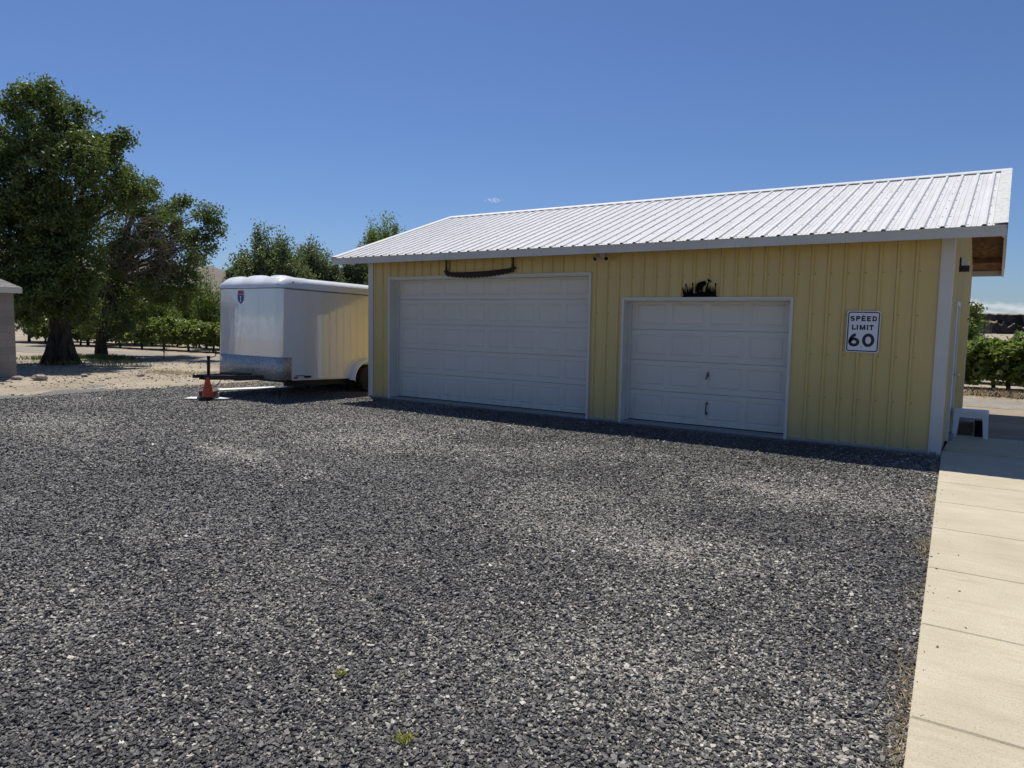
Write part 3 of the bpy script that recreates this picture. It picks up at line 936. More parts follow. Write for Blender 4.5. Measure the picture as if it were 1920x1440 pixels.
# overhead doors
def overhead_door(x0, x1, ztop, ncol, nrow, y, sh=.533, handles=False):
    d = MB()
    # casing: jamb linings and face trim make the frame part; the door itself is the parent part
    body = MB()
    body.box(x0+.07, x1-.07, y+.045, y+.06, .05, ztop+.02)
    do = body.build('garage_door', M_door, g)
    z = .048
    for r in range(nrow):
        s = MB()
        za, zb = z+.003, z+sh-.003
        xa, xb = x0+.066, x1-.066
        # sides of the section
        s.box(xa, xb, y+.0005, y+.044, za, zb)
        # front skin with raised panels
        mx = .085; gap = .11; my = .085
        pw = ((xb-xa)-2*mx-(ncol-1)*gap)/ncol
        xs = [xa]; kinds = []
        cx = xa+mx
        xs.append(cx); kinds.append(0)
        for c in range(ncol):
            cx += pw; xs.append(cx); kinds.append(1)
            if c < ncol-1: cx += gap; xs.append(cx); kinds.append(0)
        xs.append(xb); kinds.append(0)
        zs = [za, za+my, zb-my, zb]
        for i, kd in enumerate(kinds):
            for j in range(3):
                X0, X1, Z0, Z1 = xs[i], xs[i+1], zs[j], zs[j+1]
                if not (kd and j == 1):
                    s.quad((X0,y-.009,Z0),(X1,y-.009,Z0),(X1,y-.009,Z1),(X0,y-.009,Z1))
                else:
                    loops = []
                    for ins, dy in ((0, -.009), (.009, -.001), (.020, -.001), (.036, -.010)):
                        loops.append([(X0+ins,y+dy,Z0+ins),(X1-ins,y+dy,Z0+ins),(X1-ins,y+dy,Z1-ins),(X0+ins,y+dy,Z1-ins)])
                    for a, b in zip(loops[:-1], loops[1:]):
                        for k in range(4):
                            k2 = (k+1) % 4
                            s.quad(a[k], a[k2], b[k2], b[k])
                    s.quad(*loops[-1])
        # lips of the section
        s.quad((xa,y,za-.0),(xb,y,za),(xb,y-.009,za),(xa,y-.009,za)); s.quad((xa,y-.009,zb),(xb,y-.009,zb),(xb,y,zb+.0),(xa,y,zb))
        s.build('door_section', M_door, do)
        z += sh
    b = MB(); b.box(x0+.07, x1-.07, y, y+.04, .036, .05); b.build('bottom_seal', M_dark, do)
    f = MB()
    fw_ = .045
    # face trim around the opening
    f.box(x0-.012, x0+fw_-.012, -.034, .01, -.02, ztop+.03); f.box(x1-fw_+.012, x1+.012, -.034, .01, -.02, ztop+.03)
    f.box(x0+fw_-.012, x1-fw_+.012, -.032, .01, ztop-.01, ztop+.032)
    # jamb linings
    f.box(x0+.001, x0+.03, .0105, y+.07, 0, ztop); f.box(x1-.03, x1-.001, .0105, y+.07, 0, ztop); f.box(x0+.031, x1-.031, .0105, y+.07, ztop-.03, ztop-.001)
    # stops against the door
    f.box(x0+.0305, x0+.075, y-.05, y-.012, .04, ztop-.0305); f.box(x1-.075, x1-.0305, y-.05, y-.012, .04, ztop-.0305); f.box(x0+.0755, x1-.0755, y-.05, y-.012, ztop-.075, ztop-.031)
    f.build('door_frame', M_white, do)
    if handles:
        h = MB()
        xm = 7.685
        h.lathe([(.024, 0), (.024, .006), (.01, .008), (.01, .035)], (0, 0, 0), 'z', 12)
        h.box(-.012, .012, -.07, .06, .028, .042)
        o = h.build('lock_handle', M_steelhandle, do)
        o.matrix_world = Matrix.Translation((xm, y-.0095, .90)) @ Matrix.Rotation(R(90), 4, 'X') @ Matrix.Rotation(R(-15), 4, 'Z')
        h = MB()
        h.tube([(xm, y-.010, .42), (xm, y-.045, .405), (xm, y-.05, .34), (xm, y-.045, .275), (xm, y-.010, .26)], .010, 8)
        h.box(xm-.018, xm+.018, y-.014, y-.0095, .405, .45); h.box(xm-.018, xm+.018, y-.014, y-.0095, .23, .275)
        h.build('lift_handle', M_steelhandle, do)
    return do
overhead_door(A0, A1, AT, 8, 5, REC)
overhead_door(B0, B1, BT, 4, 4, REC, handles=True)

# white walk-in door on the gable end
m = MB(); m.box(L+.004, L+.03, 1.15, 1.98, .10, 2.10); sd = m.build('side_door', M_door, g)
m = MB()
m.box(L+.001, L+.055, 1.07, 1.149, .051, 2.17); m.box(L+.001, L+.055, 1.981, 2.06, .051, 2.17); m.box(L+.001, L+.055, 1.15, 1.98, 2.101, 2.17)
m.build('door_frame', M_white, sd, bevel=.004)
m = MB(); m.lathe([(.012, 0), (.012, .045), (.028, .055), (.03, .07), (.0, .085)], (L+.03, 1.9, 1.02), 'x', 12); m.build('door_knob', M_alu, sd)
m = MB(); m.box(L+.001, L+.10, 1.15, 1.98, .0505, .0975); m.build('threshold', M_concrete_d, sd)

# ------------------------------------------------------------------ lettering helper
def stroke(m, pts, w, mi, closed=False, F=None, y0=0, y1=.002):
    """flat stroke of width w along 2D pts, laid in local XZ facing -Y, y from y0 (back) to -y1 (front)"""
    P = [Vector((p[0], p[1])) for p in pts]
    n = len(P)
    Lf, Rt = [], []
    for i in range(n):
        if closed: a, b = P[i-1], P[(i+1) % n]
        else: a, b = P[max(0, i-1)], P[min(n-1, i+1)]
        d0 = (P[i]-a); d1 = (b-P[i])
        if d0.length < 1e-9: d0 = d1
        if d1.length < 1e-9: d1 = d0
        d0 = d0.normalized(); d1 = d1.normalized()
        n0 = Vector((-d0.y, d0.x)); n1 = Vector((-d1.y, d1.x))
        nn = (n0+n1)
        nn = nn.normalized() if nn.length > 1e-6 else n0
        k = 1/max(.5, nn.dot(n0))
        Lf.append(P[i]+nn*w/2*k); Rt.append(P[i]-nn*w/2*k)
    q = (lambda p, y: (p.x, y, p.y)) if F is None else (lambda p, y: F(p.x, y, p.y))
    rngi = range(n if closed else n-1)
    for i in rngi:
        j = (i+1) % n
        a, b, c, d = Rt[i], Rt[j], Lf[j], Lf[i]
        m.add([q(a,-y1),q(b,-y1),q(c,-y1),q(d,-y1),q(a,y0),q(b,y0),q(c,y0),q(d,y0)], [(0,1,2,3),(4,5,1,0),(6,7,3,2)]+([] if closed else [(5,6,2,1),(7,4,0,3)]), mi)
def arc(cx, cz, rx, rz, a0, a1, n=14):
    return [(cx+rx*math.cos(R(a0+(a1-a0)*i/n)), cz+rz*math.sin(R(a0+(a1-a0)*i/n))) for i in range(n+1)]
def letter(m, ch, x, z, w, h, t, mi):
    a, b = x+t/2, x+w-t/2
    lo, hi, mid = z+t/2, z+h-t/2, z+h/2
    T = lambda pts, c=False: stroke(m, pts, t, mi, c)
    if ch == 'S':
        r = (hi-mid)/2
        T(arc(x+w/2, hi-r, (b-a)/2, r, 25, 180, 10)+arc(x+w/2, hi-r, (b-a)/2, r, 180, 270, 6)[1:]+arc(x+w/2, lo+r, (b-a)/2, r, 90, -155, 16)[1:])
    elif ch == 'P':
        T([(a, z), (a, z+h)]); r = (hi-mid)/2
        T([(a, hi), (b-r, hi)]+arc(b-r, hi-r, r, r, 90, -90, 10)+[(a, mid)])
    elif ch == 'E':
        T([(a, z), (a, z+h)]); T([(a, hi), (x+w, hi)]); T([(a, lo), (x+w, lo)]); T([(a, mid), (x+w*.86, mid)])
    elif ch == 'D':
        T([(a, z), (a, z+h)]); r = (hi-lo)/2
        T([(a, hi), (b-r*.8, hi)]+arc(b-r*.8, mid, r*.8, r, 90, -90, 14)+[(a, lo)])
    elif ch == 'L':
        T([(a, z+h), (a, z)]); T([(a, lo), (x+w, lo)])
    elif ch == 'I':
        T([(x+w/2, z), (x+w/2, z+h)])
    elif ch == 'M':
        T([(a, z), (a, z+h)]); T([(b, z), (b, z+h)]); T([(a, z+h-t*.3), (x+w/2, z+t*.4), (b, z+h-t*.3)])
    elif ch == 'T':
        T([(x+w/2, z), (x+w/2, z+h)]); T([(x, hi), (x+w, hi)])
    elif ch == '0':
        T(arc(x+w/2, mid, (b-a)/2, (hi-lo)/2, 0, 360, 40)[:-1], True)
    elif ch == '6':
        rr = (hi-lo)*.295
        T(arc(x+w/2, lo+rr, (b-a)/2, rr, 0, 360, 32)[:-1], True)
        T([(a+.0, lo+rr)]+arc(b-.02, lo+rr+.0, (b-.02-a), hi-lo-rr, 178, 98, 12))

# speed sign on the wall
sg = empty('speed_limit_sign', (10.045, -.031, 1.687))
sg.rotation_euler = (0, R(.6), 0)
tag(sg, 'white speed limit 60 sign with black border screwed to the yellow wall', 'sign')
def rrect(w, h, r, n=6):
    pts = []
    for (cx, cz, a) in ((w/2-r, h/2-r, 0), (-w/2+r, h/2-r, 90), (-w/2+r, -h/2+r, 180), (w/2-r, -h/2+r, 270)):
        pts += arc(cx, cz, r, r, a, a+90, n)
    return pts
m = MB()
m.prism(rrect(.445, .60, .035), lambda p: (p[0], 0, p[1]), lambda p: (p[0], -.004, p[1]), 0)
m.build('sign_panel', M_signw, sg)
m = MB()
stroke(m, rrect(.445-.040, .60-.040, .026), .0155, 0, True, y0=-.0035, y1=.0052)
m.build('border', M_ink, sg)
lt = MB()
def word(m, s, xs, z, h, t):
    for ch, (x, w) in zip(s, xs): letter(m, ch, x, z, w, h, t, 0)
zb = .300
W = .0185
for txt, xs, z, h, t in (('SPEED', [(-.180, .062), (-.103, .058), (-.030, .054), (.042, .054), (.114, .060)], zb-.148, .074, W),
        ('LIMIT', [(-.150, .054), (-.086, .016), (-.046, .074), (.048, .016), (.078, .060)], zb-.274, .074, W),
        ('60', [(-.186, .150), (-.004, .162)], zb-.520, .196, .043)):
    letters = MB(); word(letters, txt, xs, z, h, t)
    for i, v in enumerate(letters.v): letters.v[i] = (v[0], v[1]-.0035, v[2])
    letters.build('lettering', M_ink, sg)
for (x, z) in ((-.008, .235), (-.008, -.222)):
    b = MB(); b.lathe([(.007, 0), (.007, .003), (.0, .005)], (0, 0, 0), 'z', 8)
    o = b.build('bolt', M_screw, sg); o.location = (x, -.0045, z); o.rotation_euler = (R(90), 0, 0)

# crosscut saw under the eave
sw = empty('crosscut_saw', (3.06, -.05, 2.70))
tag(sw, 'long rusty two man crosscut saw hung above the wide door under the eave', 'saw')
m = MB()
N = 66
x0, x1 = -.80, .80
for i in range(N):
    xa = x0+(x1-x0)*i/N; xb = x0+(x1-x0)*(i+1)/N
    def topz(x): return .050-.030*(1-(x/.8)**2)+.022*(x/.8)
    def botz(x): return topz(x)-.075-.035*(1-(x/.8)**2)
    tooth = -.026 if i % 4 != 3 else .012
    xm = (xa+xb)/2
    pr = [(xa, topz(xa)), (xb, topz(xb)), (xb, botz(xb)), (xm, botz(xm)+tooth), (xa, botz(xa))]
    m.prism(pr[::-1], lambda p: (p[0], -.0015, p[1]), lambda p: (p[0], .0015, p[1]), 0)
m.build('blade', M_rust, sw)
for x in (-.83, .83):
    h = MB(); zc = .05 if x < 0 else .075
    h.tube([(x, 0, zc-.09), (x, 0, zc+.02), (x, 0, zc+.10), (x, 0, zc+.235)], [.016, .02, .015, .017], 8)
    h.box(x-.05, x+.05, -.012, .012, zc-.035, zc+.01)
    h.build('handle', M_rust, sw)
for x in (-.76, .775):
    m = MB(); m.tube([(x, .03, .065), (x, .03, .285)], .006, 6); m.build('hanger', M_rust, sw)

# bear cut-out above the narrow door
br = MB()
S = .009/12.0
def zp(pts): return [((x-890)*S, (575-y)*S) for (x, y) in pts]
def plate(pts):
    pp = zp(pts)
    k = .0002*(len(br.f) % 37)
    br.prism(pp, lambda p: (p[0], -.004-k, p[1]), lambda p: (p[0], .004-k, p[1]), 0)
plate([(500, 576), (1280, 576), (1280, 560), (1230, 520), (1130, 470), (1040, 465), (930, 465), (840, 480), (760, 500), (640, 470), (560, 500)][::1])
bear = [(800, 470), (795, 400), (800, 360), (830, 290), (880, 255), (940, 240), (985, 232), (1003, 222), (1010, 245), (1035, 270), (1040, 290), (1000, 320), (975, 350), (955, 400), (960, 440), (945, 468), (915, 466), (920, 440), (905, 415), (885, 440), (880, 475), (845, 480)]
plate(bear[::-1])
plate([(1015, 480), (1020, 420), (1040, 350), (1065, 280), (1080, 250), (1055, 215), (1075, 180), (1145, 240), (1130, 262), (1100, 245), (1085, 300), (1068, 360), (1075, 430), (1085, 480)][::-1])
rb = random.Random(4)
for (xc, n, sp) in ((600, 16, 120), (720, 8, 60), (1180, 16, 105), (1090, 5, 40)):
    for k in range(n):
        bx = xc+rb.uniform(-sp, sp)*.7; tx = bx+rb.uniform(-45, 45); ty = rb.uniform(325, 440)
        plate([(bx-13, 560), (bx+13, 560), (tx, ty)])
for (x, yt) in ((580, 285), (735, 265), (1240, 275)):
    plate([(x-5, 540), (x+5, 540), (x+5, yt+60), (x+18, yt+55), (x+16, yt+20), (x, yt-10), (x-14, yt+20), (x-12, yt+60), (x-5, yt+65)])
bo = br.build('bear_cutout', M_blackm)
bo.location = (7.578, -.036, 2.199)
tag(bo, 'black metal cutout of a bear among cattails standing above the narrow door', 'ornament')

# floodlight under the eave
fl = empty('floodlight', (5.79, -.02, 2.93))
tag(fl, 'small two headed white floodlight under the eave between the garage doors', 'floodlight')
m = MB(); m.box(-.05, .05, -.03, .0, -.03, .05); m.build('mount', M_white, fl, bevel=.005)
for x in (-.07, .10):
    m = MB(); m.lathe([(.022, 0), (.03, .03), (.045, .09), (.045, .10)], (0, 0, 0), 'z', 14); m.lathe([(.038, .1005), (.0, .1006)], (0, 0, 0), 'z', 14, 1)
    o = m.build('lamp_head', [M_white, M_dark], fl); o.location = (x, -.05, -.02); o.rotation_euler = (R(115), 0, R(20 if x > 0 else -12))
# lamp on the gable wall
wl = empty('wall_lamp', (L+.001, 1.72, 2.70))
tag(wl, 'black wall lamp with pale lens high on the garage end wall', 'lamp')
m = MB(); m.box(.0, .15, -.07, .07, -.06, .03); m.build('housing', M_darkbin, wl, bevel=.006)
m = MB(); m.prism([(.045, .0305), (.145, .0305), (.14, .09), (.10, .135), (.05, .14)], lambda p: (p[0], -.055, p[1]), lambda p: (p[0], .055, p[1]), 0); m.build('lens', M_glassy, wl)
m = MB(); m.box(.022, .036, -.06, .06, .0305, .155); m.build('back_plate', M_darkbin, wl)
# bent wire on the back corner
m = MB(); m.tube([(0, 0, 0), (.06, 0, .01), (.12, 0, .0), (.16, 0, -.06), (.165, 0, -.17), (.12, 0, -.27), (.04, .0, -.33), (0, 0, -.37)], .013, 6)
o = m.build('wire_loop', M_wirem); o.location = (L+.001, 6.5, 2.30)
tag(o, 'bent rusty wire loop sticking out from the garage back corner', 'wire')

# plastic stool on the landing
st = empty('step_stool', (11.40, 1.90, .05))
tag(st, 'low white plastic stool standing beside the garage side door', 'stool')
m = MB()
m.prism(rrect(.47, .36, .05), lambda p: (p[0], p[1], .385), lambda p: (p[0]*.97, p[1]*.97, .425), 0)
m.build('seat', M_plastic, st, bevel=.012)
m = MB()
for s in (-1, 1):
    m.box(-.20, .20, s*.155-.010, s*.155+.010, .315, .384)
    m.box(s*.205-.010, s*.205+.010, -.144, .144, .315, .384)
m.build('apron', M_plastic, st)
for sx in (-1, 1):
    for sy in (-1, 1):
        l = MB()
        t0 = [(sx*.226, sy*.170), (sx*.148, sy*.170), (sx*.148, sy*.150), (sx*.205, sy*.150), (sx*.205, sy*.105), (sx*.226, sy*.105)]
        b0 = [(sx*.243, sy*.180), (sx*.180, sy*.180), (sx*.180, sy*.160), (sx*.222, sy*.160), (sx*.222, sy*.130), (sx*.243, sy*.130)]
        n = 6
        vs = [(p[0], p[1], .0) for p in b0]+[(p[0], p[1], .3845) for p in t0]
        l.add(vs, [(i, (i+1) % n, n+(i+1) % n, n+i) for i in range(n)]+[tuple(range(n)), tuple(range(n, 2*n))])
        l.build('leg', M_plastic, st)
# things seen beneath the stool
m = MB(); m.box(-.17, .17, -.09, .09, 0, .22); o = m.build('stone_block', simple('brown stone block', (.2, .165, .12), .9, var=.3, vscale=9, bump=.4), bevel=.02); o.location = (11.27, 2.55, -.005)
tag(o, 'brown rough block on the gravel behind the white stool', 'block')
m = MB(); m.lathe([(.0, 0), (.06, .0), (.07, .02), (.075, .26), (.08, .265), (.08, .28), (.0, .282)], (0, 0, 0), 'z', 16); o = m.build('black_canister', M_darkbin); o.location = (11.52, 2.30, -.005)
tag(o, 'black canister standing behind the right side of the white stool', 'canister')

# ------------------------------------------------------------------ enclosed trailer
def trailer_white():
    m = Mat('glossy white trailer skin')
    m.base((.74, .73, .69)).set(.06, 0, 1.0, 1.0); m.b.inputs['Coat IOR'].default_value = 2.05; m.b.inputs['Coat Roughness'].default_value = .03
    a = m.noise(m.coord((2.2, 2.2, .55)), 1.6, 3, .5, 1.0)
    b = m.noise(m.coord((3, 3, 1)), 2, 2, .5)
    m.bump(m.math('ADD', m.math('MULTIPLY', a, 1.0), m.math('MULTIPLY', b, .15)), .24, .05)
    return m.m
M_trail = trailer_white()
M_trailcap = simple('white trailer roof cap', (.76, .77, .78), .25, var=.03)
M_gap = simple('grey sealant', (.2, .2, .21), .7)
def diamond_plate():
    m = Mat('aluminium tread plate')
    v = m.coord()
    w1 = m.n('ShaderNodeTexChecker'); w1.inputs['Scale'].default_value = 38
    rotm = m.n('ShaderNodeMapping'); tc = m.n('ShaderNodeTexCoord'); rotm.inputs['Rotation'].default_value = (R(45), R(45), R(45))
    m.l(tc.outputs['Object'], rotm.inputs['Vector']); m.l(rotm.outputs[0], w1.inputs['Vector'])
    cc = m.n('ShaderNodeTexVoronoi'); cc.inputs['Scale'].default_value = 34; m.l(v, cc.inputs['Vector'])
    sc_c = m.n('ShaderNodeSeparateColor'); m.l(cc.outputs['Color'], sc_c.inputs[0])
    m.base(m.ramp(sc_c.outputs[0], [(.2, (.37, .36, .335)), (.5, (.46, .447, .415)), (.85, (.58, .565, .53))])).set(.45, .4)
    n = m.noise(v, 2.0, 3)
    m.bump(m.math('ADD', w1.outputs['Fac'], m.math('MULTIPLY', n, 1.5)), .3, .004)
    return m.m
M_tread = diamond_plate()
TR = empty('cargo_trailer', (-2.05, 1.2, -.02))
TR.rotation_euler = (R(-1.4), 0, R(-1.2))
tag(TR, 'white enclosed cargo trailer parked nose forward beside the garage', 'trailer')
TW, TY0, TY1 = 1.13, -2.92, 2.0
def outline(inset, rr=.17, n=8, fr=0):
    w = TW-inset; y0 = TY0+inset+fr; y1 = TY1-inset*.6
    r = max(.03, rr-inset*.3) if inset < .4 else .1
    pts = []
    for (cx, cy, a) in ((w-r, y0+r, -90), (w-.03, y1-.03, 0), (-w+.03, y1-.03, 90), (-w+r, y0+r, 180)):
        q = r if cy < 0 else .03
        pts += arc(cx, cy, q, q, a, a+90, n)
    return pts
def loft(m, levels, mi=0, smooth=True, cap=True, capb=False):
    n = len(levels[0][0]); base = len(m.v)
    for pts, z in levels:
        for p in pts:
            zz = z(p) if callable(z) else z
            m.v.append((p[0], p[1], zz))
    for i in range(len(levels)-1):
        for k in range(n):
            k2 = (k+1) % n
            m.f.append((base+i*n+k, base+i*n+k2, base+(i+1)*n+k2, base+(i+1)*n+k)); m.m.append(mi); m.sm.append(smooth)
    e = base+(len(levels)-1)*n
    top, bot = m.v[e:e+n], m.v[base:base+n]
    if cap: m.add(top, [tuple(range(n))], mi)
    if capb: m.add(bot, [tuple(range(n))[::-1]], mi)
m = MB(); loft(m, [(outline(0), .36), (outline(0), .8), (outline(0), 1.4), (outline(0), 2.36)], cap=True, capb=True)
# rivet rows are part of the skin
rv = MB()
for x in (.42,):
    z = .86
    while z < 2.3:
        rv.lathe([(.007, 0), (.0, .004)], (0, 0, 0), 'z', 6); nverts = 7
        for q in range(len(rv.v)-12, len(rv.v)):
            vx, vy, vz = rv.v[q]; rv.v[q] = (x+vx, TY0-.0005-vz, z+vy)
        z += .055
for y in (-2.2, -1.0, .1):
    z = .40
    while z < 2.33:
        rv.lathe([(.006, 0), (.0, .004)], (0, 0, 0), 'z', 6)
        for q in range(len(rv.v)-12, len(rv.v)):
            vx, vy, vz = rv.v[q]; rv.v[q] = (TW+.0005+vz, y+vx, z+vy)
        z += .075
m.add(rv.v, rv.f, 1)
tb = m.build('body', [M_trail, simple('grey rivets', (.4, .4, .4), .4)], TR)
def band(name, mat, z0, z1, off, yend, n=10):
    # wrap around the nose from one side to the other
    r = .17
    pts = [(TW+off, yend)]+[(p[0], p[1]) for p in arc(TW-r, TY0+r, r+off, r+off, 0, -90, n)]+[(p[0], p[1]) for p in arc(-TW+r, TY0+r, r+off, r+off, 270, 180, n)]+[(-TW-off, yend)]
    m = MB(); k = len(pts)
    v = [(p[0], p[1], z0) for p in pts]+[(p[0], p[1], z1) for p in pts]
    m.add(v, [(i+1, i, k+i, k+i+1) for i in range(k-1)], 0, True)
    o = m.build(name, mat, TR)
    s = o.modifiers.new('solid', 'SOLIDIFY'); s.thickness = .004; s.offset = 1
    return o
band('stone_guard', M_tread, .365, .84, .003, TY0+.34)
band('seam_trim', M_gap, 2.308, 2.326, .002, TY0+.2)
# rounded roof edge and nose cap
m = MB(); loft(m, [(outline(-.012, fr=.5), 2.33), (outline(-.012, fr=.5), 2.365), (outline(.0, fr=.5), 2.45), (outline(.03, fr=.5), 2.50), (outline(.09, fr=.5), 2.545), (outline(.35, fr=.3), 2.585), (outline(.7, fr=.0), 2.60)], cap=True, capb=True)
m.build('roof_cap', M_trailcap, TR)
def nose():
    m = MB()
    r = .17; W = TW+.014
    nu, nt = 60, 16
    rows = []
    for i in range(nu+1):
        x = -W+2*W*i/nu
        a = abs(x)
        x = math.copysign(W*(1-(1-a/W)**1.6), x)
        a = abs(x)
        k = max(0, a-(W-r))
        yf = TY0-.014+(r-math.sqrt(max(0, r*r-k*k)))
        row = [(x, yf, 2.325), (x, yf, 2.345)]
        for j in range(1, nt+1):
            t = j/nt
            y = yf+(TY0+.80-yf)*t**1.5
            d1 = (y-yf)/.42; d2 = (W-a)/.20
            h1 = math.sqrt(max(0, 1-(1-min(1, d1))**2)); h2 = math.sqrt(max(0, 1-(1-min(1, d2))**2))
            z = 2.345+.255*h1*h2*(1-.12*(a/W)**2)
            lobe = 0
            for (c, w) in ((-.70, .17), (-.05, .21), (.62, .17)):
                d = abs(x/W-c)/w
                if d < 1: lobe = max(lobe, (1-d**6))
            z += lobe*.034*math.sin(math.pi*min(1, max(0, d1)/1.5))*(1 if d1 < 1.5 else 0)*h2
            row.append((x, y, z))
        rows.append(row)
    n = len(rows[0])
    m.add([p for row in rows for p in row], [(i*n+j, (i+1)*n+j, (i+1)*n+j+1, i*n+j+1) for i in range(nu) for j in range(n-1)], 0, True)
    m.build('nose_cap', M_trailcap, TR)
nose()
for s in (-1, 1):
    m = MB(); m.box(TW*s+(.002 if s > 0 else -.010), TW*s+(.010 if s > 0 else -.002), TY0+.17, TY1-.02, 2.300, 2.326); m.build('trim_rail', M_gap, TR)
    m = MB(); m.box(TW*s-(.0 if s > 0 else .012), TW*s+(.012 if s > 0 else .0), TY0+.36, TY1-.02, .335, .358); m.build('bottom_rail', M_trailcap, TR)
# chassis
m = MB()
for s in (-1, 1): m.box(s*.93-.04, s*.93+.04, TY0+.32, TY1-.05, .20, .334)
for y in (-2.3, -1.6, -.9, 0, .8, 1.6): m.box(-.88, .88, y-.03, y+.03, .24, .33)
m.build('frame', M_black, TR)
m = MB()
tipy = TY0-1.18
for s in (-1, 1):
    a = Vector((s*.78, TY0+.33, 0)); b = Vector((s*.05, tipy+.12, 0)); d = (b-a); ln_ = d.length
    ang = math.atan2(d.y, d.x)
    m.box(0, ln_, -.035, .035, .33, .425, 0, Matrix.Translation(a) @ Matrix.Rotation(ang, 4, 'Z'))
m.box(-.30, .30, TY0-.55, TY0-.49, .335, .42)
m.build('tongue', M_black, TR)
m = MB(); m.lathe([(.0, -.03), (.05, -.03), (.065, 0), (.06, .04), (.03, .06), (0, .06)], (0, tipy-.02, .40), 'z', 14); m.box(-.055, .055, tipy, tipy+.22, .375, .445); m.build('coupler', M_black, TR, bevel=.006)
jk = MB(); jy = tipy+.27
jk.tube([(0, jy, .12), (0, jy, .46)], .026, 12); jk.tube([(0, jy, .46), (0, jy, .80)], .033, 12); jk.box(-.075, .075, jy-.06, jy+.06, .426, .446)
jk.lathe([(.036, 0), (.036, .03), (.02, .035), (0, .035)], (0, jy, .80), 'z', 12)
jo = jk.build('jack', M_black, TR)
m = MB(); m.tube([(0, jy, .80), (.06, jy+.02, .80), (.17, jy+.06, .84), (.17, jy+.06, .95)], .010, 8); m.tube([(.17, jy+.06, .87), (.17, jy+.06, .985)], .016, 8); m.build('crank_handle', M_black, jo)
def chain(p0, p1, sag, n=18):
    m = MB()
    p0 = Vector(p0); p1 = Vector(p1)
    for i in range(n):
        t = (i+.5)/n
        p = p0.lerp(p1, t); p.z -= sag*4*t*(1-t)
        t2 = t+.02; q = p0.lerp(p1, t2); q.z -= sag*4*t2*(1-t2)
        d = (q-p).normalized(); s = d.orthogonal().normalized()
        if i % 2: s = d.cross(s)
        l = .021; w = .010
        pts = [p+d*l*math.cos(a)+s*w*math.sin(a) for a in [k*math.pi/4 for k in range(8)]]
        m.tube(pts+[pts[0]], .0035, 4, caps=False)
    m.build('safety_chain', M_steelhandle, TR)
chain((-.10, tipy+.35, .34), (.0, jy, .16), .04); chain((.12, tipy+.5, .34), (.02, jy+.02, .14), .05)
# battery tray on the tongue
m = MB(); m.box(-.36, .30, TY0-.42, TY0-.06, .427, .455); m.build('tongue_plate', M_black, TR)
# fenders and wheels
for s in (-1, 1):
    m = MB()
    path = [(-1.05+.0, .34)]
    pr = []
    yc0, yc1, rr, zc = -.42, .44, .52, .36
    pts = [(yc0-rr, .30)]+[(p[0], p[1]) for p in arc(yc0, zc, rr, .44, 180, 90, 10)]+[(p[0], p[1]) for p in arc(yc1, zc, rr, .44, 90, 0, 10)]+[(yc1+rr, .30)]
    k = len(pts)
    x0, x1 = s*(TW+.004), s*(TW+.20)
    v = [(x0, p[0], p[1]) for p in pts]+[(x1, p[0], p[1]) for p in pts]+[(x1, p[0]*1.0+(.02 if p[0] < yc0 else -.02 if p[0] > yc1 else 0), p[1]-.045) for p in pts]
    m.add(v, [(i, i+1, k+i+1, k+i) for i in range(k-1)]+[(k+i, k+i+1, 2*k+i+1, 2*k+i) for i in range(k-1)], 0, True)
    m.build('fender', M_trailcap, TR)
    for yc in (yc0, yc1):
        w = MB(); tyr = .33
        xc = s*(TW+.09)
        w.lathe([(.20, -.085), (.29, -.10), (.325, -.085), (.33, -.04), (.33, .04), (.325, .085), (.29, .10), (.20, .085)], (xc, yc, .33), 'x', 28)
        to = w.build('wheel', M_rubber, TR)
        w = MB(); w.lathe([(.0, .02), (.05, .03), (.06, .05), (.13, .03), (.17, .05), (.202, .078), (.205, .084)] if s > 0 else [(.205, -.084), (.202, -.078), (.17, -.05), (.13, -.03), (.06, -.05), (.05, -.03), (.0, -.02)], (xc, yc, .33), 'x', 24)
        w.build('rim', simple('white wheel rim', (.5, .5, .5), .5), to)
# lamps and emblem
m = MB(); m.box(TW+.003, TW+.018, TY0+.40, TY0+.50, .375, .415); m.build('marker_light', M_redlens, TR, bevel=.003)
m = MB(); m.box(TW-.02, TW+.02, TY0+.68, TY0+.86, .385, .43); m.box(TW+.003, TW+.02, TY0+.45, TY0+.68, .428, .442); m.build('latch', M_rust, TR)
m = MB(); m.lathe([(.02, 0), (.018, .012), (0, .016)], (TW-.008, TY0+.36, 2.46), 'x', 10); m.build('marker_light', M_amber, TR)
em = empty('emblem', (-.22, TY0-.004, 2.125)); em.parent = TR
def shield(hw, top, bot):
    R_ = [(hw*.80, top), (hw*.97, top-.07), (hw, top-.11), (hw*.96, top-.20), (hw*.80, bot+.12), (hw*.50, bot+.05), (0, bot)]
    return [(-x, z) for (x, z) in R_[:-1]][::1]+[R_[-1]]+R_[:-1][::-1]
def flat(pts, y, mat, nm):
    m = MB(); m.prism(pts, lambda p: (p[0], y+.0012, p[1]), lambda p: (p[0], y, p[1]), 0)
    return m.build(nm, mat, em)
sh = shield(.125, .155, -.165)
flat(sh, -.001, M_stickw, 'shield_outline')
blue = [(-.117, .058), (-.116, -.02), (-.102, -.07), (-.062, -.115), (0, -.156), (.062, -.115), (.102, -.07), (.116, -.02), (.117, .058)]
flat(blue, -.0025, M_blue, 'shield_field')
flat([(-.094, .147), (-.116, .066), (.116, .066), (.094, .147)], -.0025, M_red, 'shield_band')
flat([(-.026, .022), (-.026, .010), (-.012, .008), (-.012, -.088), (-.026, -.090), (-.026, -.102), (.026, -.102), (.026, -.090), (.012, -.088), (.012, .008), (.026, .010), (.026, .022)], -.004, M_stickw, 'numeral')

